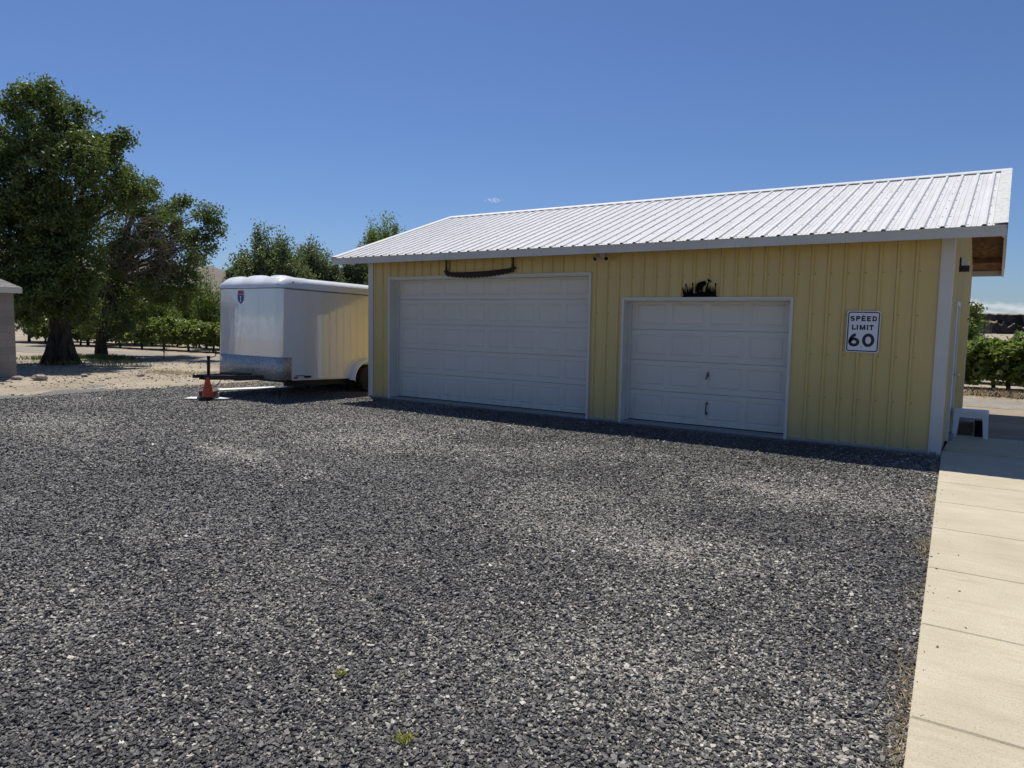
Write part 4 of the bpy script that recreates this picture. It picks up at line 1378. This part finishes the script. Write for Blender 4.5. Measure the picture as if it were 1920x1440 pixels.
# cone, block, boards
cn = empty('traffic_cone', (-2.04, -2.70, .015))
tag(cn, 'worn orange traffic cone standing under the trailer coupler', 'cone')
m = MB(); m.lathe([(.13, .03), (.122, .05), (.04, .43), (.035, .45), (.022, .45), (.022, .43)], (0, 0, 0), 'z', 24); m.build('cone_body', M_cone, cn)
m = MB(); m.prism(rrect(.34, .34, .05), lambda p: (p[0], p[1], 0), lambda p: (p[0]*.96, p[1]*.96, .03), 0); m.build('cone_base', M_conebase, cn, bevel=.004)
jw = TR.matrix_basis @ Vector((0, jy, 0))
m = MB(); m.box(-.16, .16, -.10, .10, 0, .145); o = m.build('wood_block', M_block, bevel=.006); o.location = (jw.x, jw.y, .014); o.rotation_euler = (0, 0, R(28))
tag(o, 'dark red brown wood block under the trailer jack', 'block')
m = MB(); m.box(-.48, .42, -.16, .16, 0, .013); o = m.build('board', M_board, bevel=.002); o.location = (-2.08, -2.62, .002); o.rotation_euler = (0, 0, R(36))
tag(o, 'short bleached board lying under the traffic cone and wood block', 'board')
m = MB(); m.box(-.68, .68, -.16, .17, 0, .02); o = m.build('board', M_board, bevel=.002); o.location = (-3.33, -.8, -.004); o.rotation_euler = (0, 0, R(71))
tag(o, 'long bright white board lying on the ground behind the trailer jack', 'board')

# ------------------------------------------------------------------ block shed on the left
def block_mat():
    m = Mat('weathered concrete block')
    br_ = m.n('ShaderNodeTexBrick'); br_.inputs['Scale'].default_value = 1.0
    br_.inputs['Brick Width'].default_value = .40; br_.inputs['Row Height'].default_value = .20; br_.inputs['Mortar Size'].default_value = .009
    br_.inputs['Color1'].default_value = (.22, .2, .175, 1); br_.inputs['Color2'].default_value = (.28, .255, .225, 1); br_.inputs['Mortar'].default_value = (.2, .185, .165, 1)
    tc = m.n('ShaderNodeTexCoord'); sp = m.n('ShaderNodeSeparateXYZ'); cb = m.n('ShaderNodeCombineXYZ')
    m.l(tc.outputs['Object'], sp.inputs[0]); m.l(m.math('ADD', sp.outputs['X'], sp.outputs['Y']), cb.inputs['X']); m.l(sp.outputs['Z'], cb.inputs['Y'])
    m.l(cb.outputs[0], br_.inputs['Vector'])
    n = m.noise(m.coord(), 2.2, 5, .7)
    c = m.mix(br_.outputs['Color'], (.16, .14, .12), m.math('MULTIPLY', m.math('SUBTRACT', n, .5, True), 2.2, True))
    m.base(c).set(.95); m.bump(br_.outputs['Fac'], -.4, .01)
    return m.m
def shingle_mat():
    m = Mat('grey shingles')
    br_ = m.n('ShaderNodeTexBrick'); br_.inputs['Scale'].default_value = 1.0
    br_.inputs['Brick Width'].default_value = .3; br_.inputs['Row Height'].default_value = .055; br_.inputs['Mortar Size'].default_value = .006
    br_.inputs['Color1'].default_value = (.34, .32, .3, 1); br_.inputs['Color2'].default_value = (.24, .225, .21, 1); br_.inputs['Mortar'].default_value = (.1, .095, .09, 1)
    tc = m.n('ShaderNodeTexCoord'); sp = m.n('ShaderNodeSeparateXYZ'); cb = m.n('ShaderNodeCombineXYZ')
    m.l(tc.outputs['Object'], sp.inputs[0]); m.l(m.math('ADD', sp.outputs['X'], sp.outputs['Y']), cb.inputs['X']); m.l(sp.outputs['Z'], cb.inputs['Y'])
    m.l(cb.outputs[0], br_.inputs['Vector'])
    m.base(br_.outputs['Color']).set(.95); m.bump(br_.outputs['Fac'], -.5, .02); return m.m
se = empty('block_shed', (-10.65, -2.91, 0), R(6))
tag(se, 'small concrete block shed with grey shingle roof at the left edge', 'shed')
m = MB(); m.box(-2.6, 0, -3.2, 0, -.05, 2.36); m.build('wall', block_mat(), se)
m = MB()
o_ = .16
zc = 2.42
e = [(-2.6-o_, -3.2-o_, zc), (o_, -3.2-o_, zc), (o_, o_, zc), (-2.6-o_, o_, zc)]
rg = [(-1.3, -1.85, 3.35), (-1.3, -1.35, 3.35)]
m.add(e+rg, [(0, 1, 4), (1, 2, 5, 4), (2, 3, 5), (3, 0, 4, 5), (0, 3, 2, 1)])
m.build('roof', shingle_mat(), se)
m = MB()
m.box(-2.6-o_+.01, o_-.01, -.02+o_-.01, o_-.01, 2.27, 2.417); m.box(-.02+o_-.01, o_-.011, -3.2-o_+.01, o_-.031, 2.27, 2.417); m.box(-2.6-o_+.03, o_-.031, -3.2-o_+.01, -3.2-o_+.03, 2.27, 2.417)
m.build('fascia', M_fascia, se)

# rocks by the shed
def rock(name, loc, s, seed, label, rz=0):
    r = np.random.default_rng(seed)
    m = MB()
    n, k = 10, 6
    base = []
    for j in range(k+1):
        th = math.pi*j/k
        for i in range(n):
            ph = 2*math.pi*i/n
            q = .75+.45*r.random()
            base.append((s[0]*q*math.sin(th)*math.cos(ph), s[1]*q*math.sin(th)*math.sin(ph), s[2]*(.8+.3*r.random())*math.cos(th)))
    f = [(j*n+i, j*n+(i+1) % n, (j+1)*n+(i+1) % n, (j+1)*n+i) for j in range(k) for i in range(n)]
    m.add(base, f[::1])
    o = m.build(name, M_rock); o.location = loc; o.rotation_euler = (0, 0, rz)
    tag(o, label, 'rock')
rock('rock', (-9.45, -2.85, .02), (.22, .14, .10), 1, 'largest pale rock on the dirt beside the block shed', R(30))
rock('rock', (-10.0, -3.15, .0), (.15, .10, .06), 2, 'low pale rock at the foot of the block shed corner', R(80))
rock('rock', (-9.9, -1.5, -.01), (.18, .09, .045), 3, 'flat pale rock in the tree shade apart from the shed', R(-20))
rock('rock', (-9.0, -.35, -.01), (.14, .11, .05), 5, 'smallest brown rock in the tree shade nearest the trailer', R(-50))

# ------------------------------------------------------------------ foliage
def leaves(name, centers, sig, per, size, mat, parent, seed, droop=0, aspect=.5, shade=None, upb=.25):
    r = np.random.default_rng(seed)
    centers = np.asarray(centers, dtype=float)
    sig = np.broadcast_to(np.asarray(sig, dtype=float), (len(centers), 3)) if np.ndim(sig) <= 1 and np.size(sig) in (1, 3) else np.asarray(sig)
    idx = np.repeat(np.arange(len(centers)), per)
    N = len(idx)
    p = centers[idx]+r.normal(0, 1, (N, 3))*sig[idx]
    u = r.normal(0, 1, (N, 3)); u[:, 2] -= droop; u /= np.linalg.norm(u, axis=1)[:, None]
    n = r.normal(0, 1, (N, 3)); n[:, 2] += upb*2; 
    v = np.cross(n, u); v /= (np.linalg.norm(v, axis=1)[:, None]+1e-9)
    s = size*r.uniform(.6, 1.3, N)[:, None]
    k = np.cross(u, v)
    fold = k*s*.10
    V = np.stack([p-u*s*.5, p+v*s*aspect*.5+fold-u*s*.05, p+u*s*.5, p-v*s*aspect*.5+fold-u*s*.05], 1).reshape(-1, 3)
    F = np.arange(N*4).reshape(-1, 4)
    clump = r.random(len(centers))
    rnd = np.clip(.55*r.random(N)+.45*clump[idx], 0, 1)
    return np_mesh(name, V, F, mat, parent, rnd=rnd)

def bez(a, b, c, n):
    a, b, c = Vector(a), Vector(b), Vector(c)
    return [a*(1-t)**2+b*2*t*(1-t)+c*t*t for t in [i/n for i in range(n+1)]]

def blob_tree(root, blobs, trunk, trunk_r, forks, leafm, seed, lsize=.13, dens=1.0, sub=26, per=40, barkm=None, sigma=.17, droop=.3):
    barkm = barkm or M_bark
    rr = random.Random(seed); r = np.random.default_rng(seed)
    tm = MB()
    tm.tube(trunk, trunk_r, 16)
    if forks == 'old':
        for a in range(7):   # buttress roots
            an = a*.9+.3
            tm.tube([(math.cos(an)*.2, math.sin(an)*.2, 1.0), (math.cos(an)*.36, math.sin(an)*.36, .35), (math.cos(an)*.60, math.sin(an)*.60, -.05)], [.14, .14, .08], 8)
    top = Vector(trunk[-1])
    subs = []
    br = MB()
    for (u, w, z, ru, rz) in blobs:
        c = Vector((u, w, z))
        # limb from somewhere along the upper trunk
        k = min(len(trunk)-1, max(1, int(len(trunk)*(.45+.5*min(1, z/ max(.1, blobs[0][2]))))))
        s = Vector(trunk[k])
        if s.z > z: s = Vector(trunk[max(1, len(trunk)//2)])
        mid = s.lerp(c, .5)+Vector((rr.uniform(-.3, .3), rr.uniform(-.3, .3), rr.uniform(.0, .6)))
        pts = bez(s, mid, c, 7)
        ln = (c-s).length
        r0 = min(trunk_r[k]*.55, .035+.022*ln)
        br.tube(pts, [r0*(1-i/7.5)+.012 for i in range(8)], 7)
        nsub = max(8, int(sub*(ru*rz)**.75*dens))
        d = r.normal(0, 1, (nsub, 3)); d /= np.linalg.norm(d, axis=1)[:, None]
        rad = r.uniform(.3, 1.08, nsub)**.6*np.where(r.random(nsub) < .16, r.uniform(1.1, 1.42, nsub), 1)
        sc_ = np.array([ru, (ru+rz)/2*1.0, rz])
        q = np.array(c)+d*rad[:, None]*sc_
        q = q[q[:, 2] > .5]
        subs.append(q)
        for j in range(0, len(q), 2):
            e = Vector(q[j]); st_ = pts[rr.randint(4, 7)]
            m2 = st_.lerp(e, .5)+Vector((rr.uniform(-.1, .1), rr.uniform(-.1, .1), rr.uniform(0, .15)))
            br.tube([st_, m2, e], [.016, .011, .004], 4, caps=False)
    tm.build('trunk', barkm, root)
    br.build('limbs', barkm, root)
    q = np.concatenate(subs)
    leaves('crown', q, (sigma, sigma, sigma*.8), per, lsize, leafm, root, seed+1, droop)

BIG = [(-0.4, -0.9, 10.3, 0.84, 0.6), (0.5, 0.2, 9.9, 0.84, 0.7), (-0.9, -0.5, 9.7, 0.64, 0.7), (0.1, 0.4, 9.1, 1.2, 0.8), (1.0, 0.4, 8.9, 0.4, 0.5), (-0.6, -1.5, 8.3, 0.7, 0.6), (0.5, -1.7, 8.0, 1.1, 0.8), (1.6, 1.2, 8.3, 0.7, 0.6), (2.2, -0.8, 9.0, 0.28, 0.28), (1.75, -.7, 8.75, .5, .4), (1.4, -0.9, 7.4, 1.0, 0.7), (2.4, 1.7, 7.8, 0.5, 0.5), (2.7, -0.1, 7.2, 0.6, 0.44), (3.2, 1.2, 7.1, 0.32, 0.28), (2.0, -0.1, 6.7, 0.8, 0.5), (-1.9, 0.5, 7.6, 1.0, 0.8), (-0.9, -1.2, 7.2, 1.2, 0.9), (-1.9, 0.5, 6.2, 1.4, 1.0), (-0.3, 1.3, 6.2, 1.2, 0.9), (0.4, 0.1, 5.4, 0.9, 0.9), (-1.5, 0.8, 4.8, 1.6, 1.1), (-0.3, 0.6, 4.2, 1.2, 1.0), (0.7, -1.5, 4.1, 0.7, 1.0), (-3.1, 0.9, 6.6, 1.2, 1.6), (-3.3, 0.3, 4.4, 1.2, 1.4), (-2.1, -0.7, 3.2, 1.4, 1.0), (-0.8, -1.7, 2.9, 1.2, 0.9), (0.3, 1.3, 2.7, 1.0, 0.8), (1.0, -0.1, 2.8, 0.5, 0.8), (-1.3, 0.8, 2.0, 0.7, 0.6), (-0.4, 1.3, 1.8, 0.8, 0.5), (0.7, 0.8, 1.9, 0.6, 0.5), (-2.1, 2.5, 9.1, 0.64, 0.9), (-2.7, 2.5, 8.4, 0.9, 1.2), (1.0, 1.5, 6.2, 0.44, 0.7)]
SEC = [(1.14, -0.4, 6.43, 1.02, 0.68), (2.27, 1.1, 6.2, 1.02, 0.68), (1.64, -0.2, 7.23, 0.5, 0.41), (3.18, 1.5, 6.66, 0.5, 0.41), (3.52, 1.3, 7.05, 0.32, 0.23), (3.98, -1.4, 6.32, 0.68, 0.41), (4.43, -1.3, 5.75, 0.36, 0.5), (3.98, -1.0, 4.95, 0.64, 0.64), (3.52, 1.6, 5.64, 0.68, 0.57), (2.5, -0.2, 5.41, 1.02, 0.8), (0.8, 0.4, 5.18, 0.8, 0.8), (1.7, -0.7, 4.73, 1.14, 0.91), (2.95, 0.0, 4.39, 1.02, 0.91), (0.45, -0.4, 4.05, 0.68, 0.91), (1.36, -0.5, 3.48, 1.02, 0.8), (2.5, 0.3, 3.36, 1.02, 0.8), (3.52, 0.3, 3.36, 0.68, 0.91), (4.14, 1.4, 4.5, 0.32, 0.5), (0.8, 0.6, 2.45, 0.68, 0.8), (1.82, 1.5, 2.45, 0.91, 0.64), (2.95, 1.3, 2.57, 0.68, 0.68), (3.52, 1.7, 2.45, 0.32, 0.68), (0.0, 0.6, 1.55, 0.57, 0.68), (0.57, -1.2, 1.55, 0.57, 0.68), (1.36, 1.3, 1.55, 0.5, 0.5), (-0.57, 1.4, 1.32, 0.41, 0.57)]
BIG += [(-.35, -.75, 2.15, .55, .45), (.35, -.8, 2.2, .5, .45), (0, -.9, 2.6, .6, .5), (.1, -.7, 3.2, .8, .6), (-.1, -1.4, 5.2, .9, .8), (-.3, -1.5, 3.7, .9, .8), (.2, -1.3, 6.5, .8, .7), (-.7, -1.3, 2.6, .8, .6), (.55, -1.4, 3.0, .6, .6), (-2.6, -1.0, 5.4, 1.1, 1.0), (-1.0, -1.6, 6.0, .9, .8)]
BIG = [tuple(q*.935 for q in (b[0], b[1], b[2]-.13*max(0, b[2]-4.5), b[3], b[4])) for b in BIG]
SEC = [tuple(q*.96 for q in b) for b in SEC]
VROT = math.atan2(.916, .40)      # local x runs across the view, local y away
bt = empty('old_tree', (-15.73, .45, 0), VROT)
tag(bt, 'tallest dark leafy tree with a thick furrowed trunk beside the block shed', 'tree')
blob_tree(bt, BIG, [(0, 0, -.1), (0, 0, .4), (.02, 0, 1.0), (.0, .02, 1.7), (-.05, .05, 2.6), (-.15, .05, 3.8), (-.2, .1, 5.0), (-.1, .1, 6.4), (0, .1, 7.8), (.1, .1, 8.9)],
          [.45, .37, .33, .31, .30, .26, .22, .16, .10, .05], 'old', L_elm, 11, lsize=.14, sub=40, per=84, sigma=.155)
s2 = empty('leaning_tree', (-18.95, 3.4, 0), VROT)
tag(s2, 'smaller leaning tree with grey dead twigs hanging in its crown, right of the thick trunk', 'tree')
blob_tree(s2, SEC, [(0, 0, -.1), (0, 0, .5), (.05, 0, 1.1), (.25, 0, 2.0), (.5, 0, 3.2), (.9, 0, 4.6), (1.3, .1, 5.8), (1.6, .1, 6.8)], [.28, .21, .19, .17, .15, .12, .08, .04], '', L_elm, 23, lsize=.135, sub=38, per=70, sigma=.155)
# dead twigs
def dead_twigs():
    rr = random.Random(9); m = MB()
    for k in range(300):
        u = rr.gauss(1.7, .75); z = rr.gauss(4.6, .75); w = rr.uniform(-2.0, -.9)
        a = Vector((u, w, z)); d = Vector((rr.uniform(-1, 1), rr.uniform(-.5, .4), rr.uniform(-1.3, .35))).normalized()
        l = rr.uniform(.4, 1.1)
        b = a+d*l*.5+Vector((0, 0, .05)); c = b+(d+Vector((rr.uniform(-.4, .4), 0, -.35))).normalized()*l*.5
        m.tube([a, b, c], [.012, .008, .003], 3, caps=False)
        for q in range(3):
            t = b.lerp(c, rr.random()); e = t+Vector((rr.uniform(-.25, .25), rr.uniform(-.15, .15), rr.uniform(-.3, .1)))
            m.tube([t, e], [.005, .002], 3, caps=False)
    m.build('dead_twigs', M_dead, s2)
dead_twigs()
# side limb of the leaning tree, low right
m = MB(); m.tube(bez((.05, 0, .75), (.5, 0, .85), (.85, -.05, 1.25), 5), [.13, .12, .1, .08, .06, .04], 8); m.build('low_limb', M_bark, s2)

def shoot_tree(root, h, spread, nshoot, leafm, seed, lsize=.13, per=24, base=1.2, sigma=.13, tr=.14):
    """tree of many upright leafy shoots, ragged spiky top"""
    rr = random.Random(seed)
    tm = MB(); tm.tube([(0, 0, -.1), (.03, 0, base), (.0, .05, h*.45), (.05, 0, h*.75)], [tr, tr*.8, tr*.5, .02], 9); 
    br = MB(); cs = []
    for k in range(nshoot):
        a = rr.uniform(0, 2*math.pi); rad = spread*math.sqrt(rr.random())
        zt = h*(1-.45*(rad/spread)**2)*rr.uniform(.78, 1.0)
        z0 = rr.uniform(base*.8, h*.5)
        s = Vector((0, 0, min(z0, zt*.6)))
        e = Vector((rad*math.cos(a), rad*math.sin(a), zt))
        mid = Vector((rad*math.cos(a)*.95, rad*math.sin(a)*.95, s.z+(zt-s.z)*.45))
        pts = bez(s, mid, e, 7)
        br.tube(pts, [.045, .038, .03, .024, .018, .013, .009, .004], 4, caps=False)
        for i in range(16):
            t = .22+.78*i/15
            p = Vector(s)*(1-t)**2+mid*2*t*(1-t)+e*t*t
            wid = .42*(1-t)+.05
            for _ in range(2 if t < .75 else 1):
                cs.append((p.x+rr.gauss(0, wid), p.y+rr.gauss(0, wid), p.z+rr.gauss(0, .12)))
    tm.build('trunk', M_bark, root); br.build('limbs', M_bark, root)
    leaves('crown', cs, (sigma, sigma, sigma*1.4), per, lsize, leafm, root, seed+5, -.3)

for (nm, loc, h, sp, n, lab, sd, lm) in (
    ('leafy_tree', (-32.2, 21.9, 0), 8.3, 3.1, 74, 'grey green tree with ragged spiky top right behind the trailer nose', 31, L_ash),
    ('leafy_tree', (-34.9, 27.5, 0), 8.0, 3.2, 66, 'middle spiky tree behind the trailer roof, shorter than its left neighbour', 32, L_ash),
    ('leafy_tree', (-33.3, 31.3, 0), 7.4, 2.3, 44, 'spiky tree just left of the garage corner below its roof edge', 33, L_ash),
    ('leafy_tree', (-33.9, 35.2, 0), 11.0, 3.0, 60, 'spiky tree whose top pokes above the left roof slope of the garage', 34, L_bush)):
    t = empty(nm, loc, random.uniform(0, 6)); tag(t, lab, 'tree', 'spiky trees behind the trailer')
    shoot_tree(t, h, sp, n+14, lm, sd, lsize=.21, per=34, base=1.0, sigma=.2)
t = empty('sapling', (-23.7, 11.2, 0), .4); tag(t, 'thin young tree with two upright tips left of the trailer', 'tree')
shoot_tree(t, 4.7, 1.1, 17, L_bush, 41, lsize=.13, per=10, base=.6, sigma=.12, tr=.07)
t = empty('sapling', (-16.2, 4.5, 0), .4); tag(t, 'slender knee high green sapling standing alone at the lane edge', 'sapling')
def thin(root):
    m = MB(); m.tube([(0, 0, -.02), (.02, 0, .6), (-.02, .02, 1.2), (.03, 0, 1.75)], [.02, .016, .011, .004], 6); m.build('stem', M_bark2, root)
    rr = random.Random(3); cs = [(rr.gauss(0, .09), rr.gauss(0, .09), z) for z in np.linspace(.25, 1.75, 26)]
    leaves('foliage', cs, (.05, .05, .05), 12, .07, L_bush, root, 77, 0)
thin(t); t['label'] = 'slender green sapling standing alone at the lane edge before the vineyard'

def bush(nm, loc, h, w, lab, seed, lm=L_bush, cat='bush', lsize=.13, grp=None):
    t = empty(nm, loc, random.uniform(0, 6)); tag(t, lab, cat, grp)
    rr = random.Random(seed); r = np.random.default_rng(seed)
    bl = []
    for k in range(9):
        a = rr.uniform(0, 6.28); rad = w*.6*math.sqrt(rr.random())
        z = h*rr.uniform(.3, .85)
        bl.append((rad*math.cos(a), rad*math.sin(a), z, w*rr.uniform(.35, .55), h*rr.uniform(.14, .24)))
    bl.append((0, 0, h*.85, w*.35, h*.15))
    bl.sort(key=lambda b: -b[2])
    blob_tree(t, bl, [(0, 0, -.1), (0, 0, h*.2), (.05, 0, h*.5), (0, 0, h*.7)], [.09, .07, .05, .02], '', lm, seed, lsize=lsize, sub=30, per=75, sigma=.18)
bush('bushy_tree', (-32.3, 12.6, 0), 4.0, 2.2, 'rounded bright green tree beyond the vineyard left of the two tipped young tree', 51, lsize=.17)
bush('bushy_tree', (-33.5, 15.9, 0), 3.5, 2.0, 'bright green tree beyond the vineyard nearest the trailer nose', 52, lsize=.17)
bush('bushy_tree', (-31.5, 8.8, 0), 4.4, 2.4, 'dull green tree in the gap behind the leaning tree', 53, L_ash, lsize=.17)
bush('bushy_tree', (-38.0, 8.4, 0), 4.4, 2.6, 'shaded green tree behind the thick trunk', 54, L_ash, lsize=.17)
bush('bushy_tree', (-29.8, 11.6, 0), 3.3, 1.7, 'low bright green bush above the vineyard under the dead twigs', 55, lsize=.15)
bush('bushy_tree', (10.4, 33.5, 0), 2.95, 2.1, 'rounded green bush beyond the vineyard at the garage back corner', 56, lsize=.16, cat='bush')

# grapevines: one vine with trunk, arms and leaves, then copies
def vine(seed):
    root = empty('grapevine', (0, 0, 0))
    rr = random.Random(seed); r = np.random.default_rng(seed)
    m = MB(); m.tube([(0, 0, -.05), (.03, .01, .3), (-.02, .0, .6), (.01, 0, .95)], [.06, .05, .045, .035], 8)
    m.tube(bez((.0, 0, .9), (.3, .02, 1.02), (.9, 0, 1.0), 5), [.032, .03, .025, .02, .014, .008], 6); m.tube(bez((0, 0, .9), (-.3, -.02, 1.0), (-.9, 0, 1.02), 5), [.032, .03, .025, .02, .014, .008], 6)
    m.build('trunk', M_bark2, root)
    cs = []
    for k in range(150):
        x = rr.uniform(-.95, .95); y = rr.gauss(0, .24); z = rr.uniform(.5, 1.45)-abs(y)*.35
        cs.append((x, y, z+.06*math.sin(x*5+seed)))
    for k in range(9):     # hanging canes
        x = rr.uniform(-.9, .9); y = rr.choice((-1, 1))*rr.uniform(.2, .42)
        for q in range(4): cs.append((x+rr.gauss(0, .04), y, .85-q*.13))
    leaves('foliage', cs, (.10, .09, .09), 20, .165, L_vine, root, seed, .4, .85, upb=1.0)
    return root
def copy_tree(o, parent=None):
    c = o.copy(); col.objects.link(c)
    if parent is not None: c.parent = parent
    for ch in list(o.children): copy_tree(ch, c)
    return c
protos = [vine(61), vine(62), vine(63)]
used = [False]*3
vi = 0
def put_vine(x, y, rz, lab, grp):
    global vi
    k = vi % 3; vi += 1
    o = protos[k] if not used[k] else copy_tree(protos[k])
    used[k] = True
    o.location = (x, y, -.01); o.rotation_euler = (0, 0, rz+(math.pi if random.random() < .5 else 0)); s = random.uniform(.92, 1.1); o.scale = (1, s, random.uniform(.93, 1.08))
    tag(o, lab, 'grapevine', grp)
def row(p0, p1, n, lab, grp):
    a = math.atan2(p1[1]-p0[1], p1[0]-p0[0])
    for i in range(n):
        t = i/(n-1)
        put_vine(p0[0]+(p1[0]-p0[0])*t, p0[1]+(p1[1]-p0[1])*t+random.uniform(-.05, .05), a, lab, grp)
row((-35.0, 8.0), (-18.6, 9.6), 10, 'leafy grapevine in the front vineyard row left of the trailer', 'front vineyard row on the left')
row((-38.5, 10.4), (-21.5, 12.2), 10, 'leafy grapevine in the second vineyard row left of the trailer', 'second vineyard row on the left')
row((10.2, 12.4), (17.4, 12.2), 5, 'leafy grapevine in the near vineyard row right of the garage', 'near vineyard row on the right')
row((9.8, 14.8), (19.0, 14.6), 6, 'leafy grapevine in the second vineyard row right of the garage', 'second vineyard row on the right')
row((9.4, 17.2), (20.2, 17.0), 7, 'leafy grapevine in the third vineyard row right of the garage', 'third vineyard row on the right')

# ------------------------------------------------------------------ grass, weeds, straw
def blades(name, pts, h, w, mat, seed, lean=.6):
    r = np.random.default_rng(seed); p = np.asarray(pts, dtype=float); N = len(p)
    a = r.uniform(0, 2*np.pi, N); hh = h*r.uniform(.4, 1.2, N); ww = w*r.uniform(.6, 1.3, N)
    d = np.stack([np.cos(a), np.sin(a), np.zeros(N)], 1); s = np.stack([-np.sin(a), np.cos(a), np.zeros(N)], 1)
    le = lean*r.uniform(.2, 1.5, N)
    tip = p+d*(hh*le)[:, None]; tip[:, 2] += hh
    mid = p+d*(hh*le*.35)[:, None]; mid[:, 2] += hh*.6
    V = np.stack([p-s*ww[:, None]*.5, p+s*ww[:, None]*.5, mid+s*ww[:, None]*.4, tip, mid-s*ww[:, None]*.4], 1).reshape(-1, 3)
    F = np.arange(N*5).reshape(-1, 5)
    return np_mesh(name, V, F, mat, rnd=r.random(N))
def tuft_pts(c, rx, ry, n, seed):
    r = np.random.default_rng(seed)
    return np.stack([c[0]+r.normal(0, rx, n), c[1]+r.normal(0, ry, n), np.zeros(n)], 1)
pts = np.concatenate([tuft_pts((-17.9, .9), .35, .35, 420, 1), tuft_pts((-17.9, 2.5), .55, .4, 700, 2), tuft_pts((-16.9, 2.8), .6, .35, 600, 3), tuft_pts((-13.2, 1.0), .5, .5, 160, 4), tuft_pts((-14.8, .4), .6, .6, 160, 5)])
tag(blades('grass', pts, .16, .016, L_grass, 81), 'low green grass growing round the feet of the two trees', 'grass', kind='stuff')
o = blades('weed_tuft', tuft_pts((0, 0), .018, .018, 110, 6), .018, .005, L_weed, 82, 1.8); o.location = (9.75, -9.42, .008)
tag(o, 'larger yellow green weed tuft in the gravel nearest the camera', 'weed')
o = blades('weed_tuft', tuft_pts((0, 0), .013, .013, 60, 7), .015, .004, L_weed, 83, 1.8); o.location = (9.12, -9.19, .008)
tag(o, 'smaller yellow green weed tuft in the gravel left of the larger one', 'weed')
r_ = np.random.default_rng(12)
yy = -8.9+8.6*r_.random(2600)**1.1*1.0
keep = vnoise(yy*0+3, yy, 1.6, 2)+.45*r_.random(len(yy)) > .82
yy = yy[keep]
xx = 11.118-.043*yy-np.abs(r_.normal(0, .05, len(yy)))
tag(blades('dry_grass', np.stack([xx, yy, np.zeros(len(yy))+.004], 1), .022, .004, L_dry, 84, 2.5), 'dry straw weeds along the gravel edge of the sidewalk', 'dry grass', kind='stuff')
pts = np.concatenate([tuft_pts((-9.6, .9), .9, .35, 900, 21), tuft_pts((-8.0, 1.6), .8, .4, 700, 22), tuft_pts((-12.0, -.6), .9, .3, 500, 23)])
pts[:, 2] = -.05
tag(blades('dry_turf', pts, .05, .012, L_dry, 86, 1.2), 'patch of low yellow dry grass on the dirt between the trees and the trailer', 'dry grass', kind='stuff')
r_ = np.random.default_rng(13)
n = 2600
x = r_.uniform(8.5, 20, n); y = r_.normal(11.6, .5, n)
tag(blades('vineyard_grass', np.stack([x, y, np.zeros(n)-.01], 1), .17, .018, L_dry, 85, .8), 'dry grass strip under the vineyard row right of the garage', 'dry grass', kind='stuff')
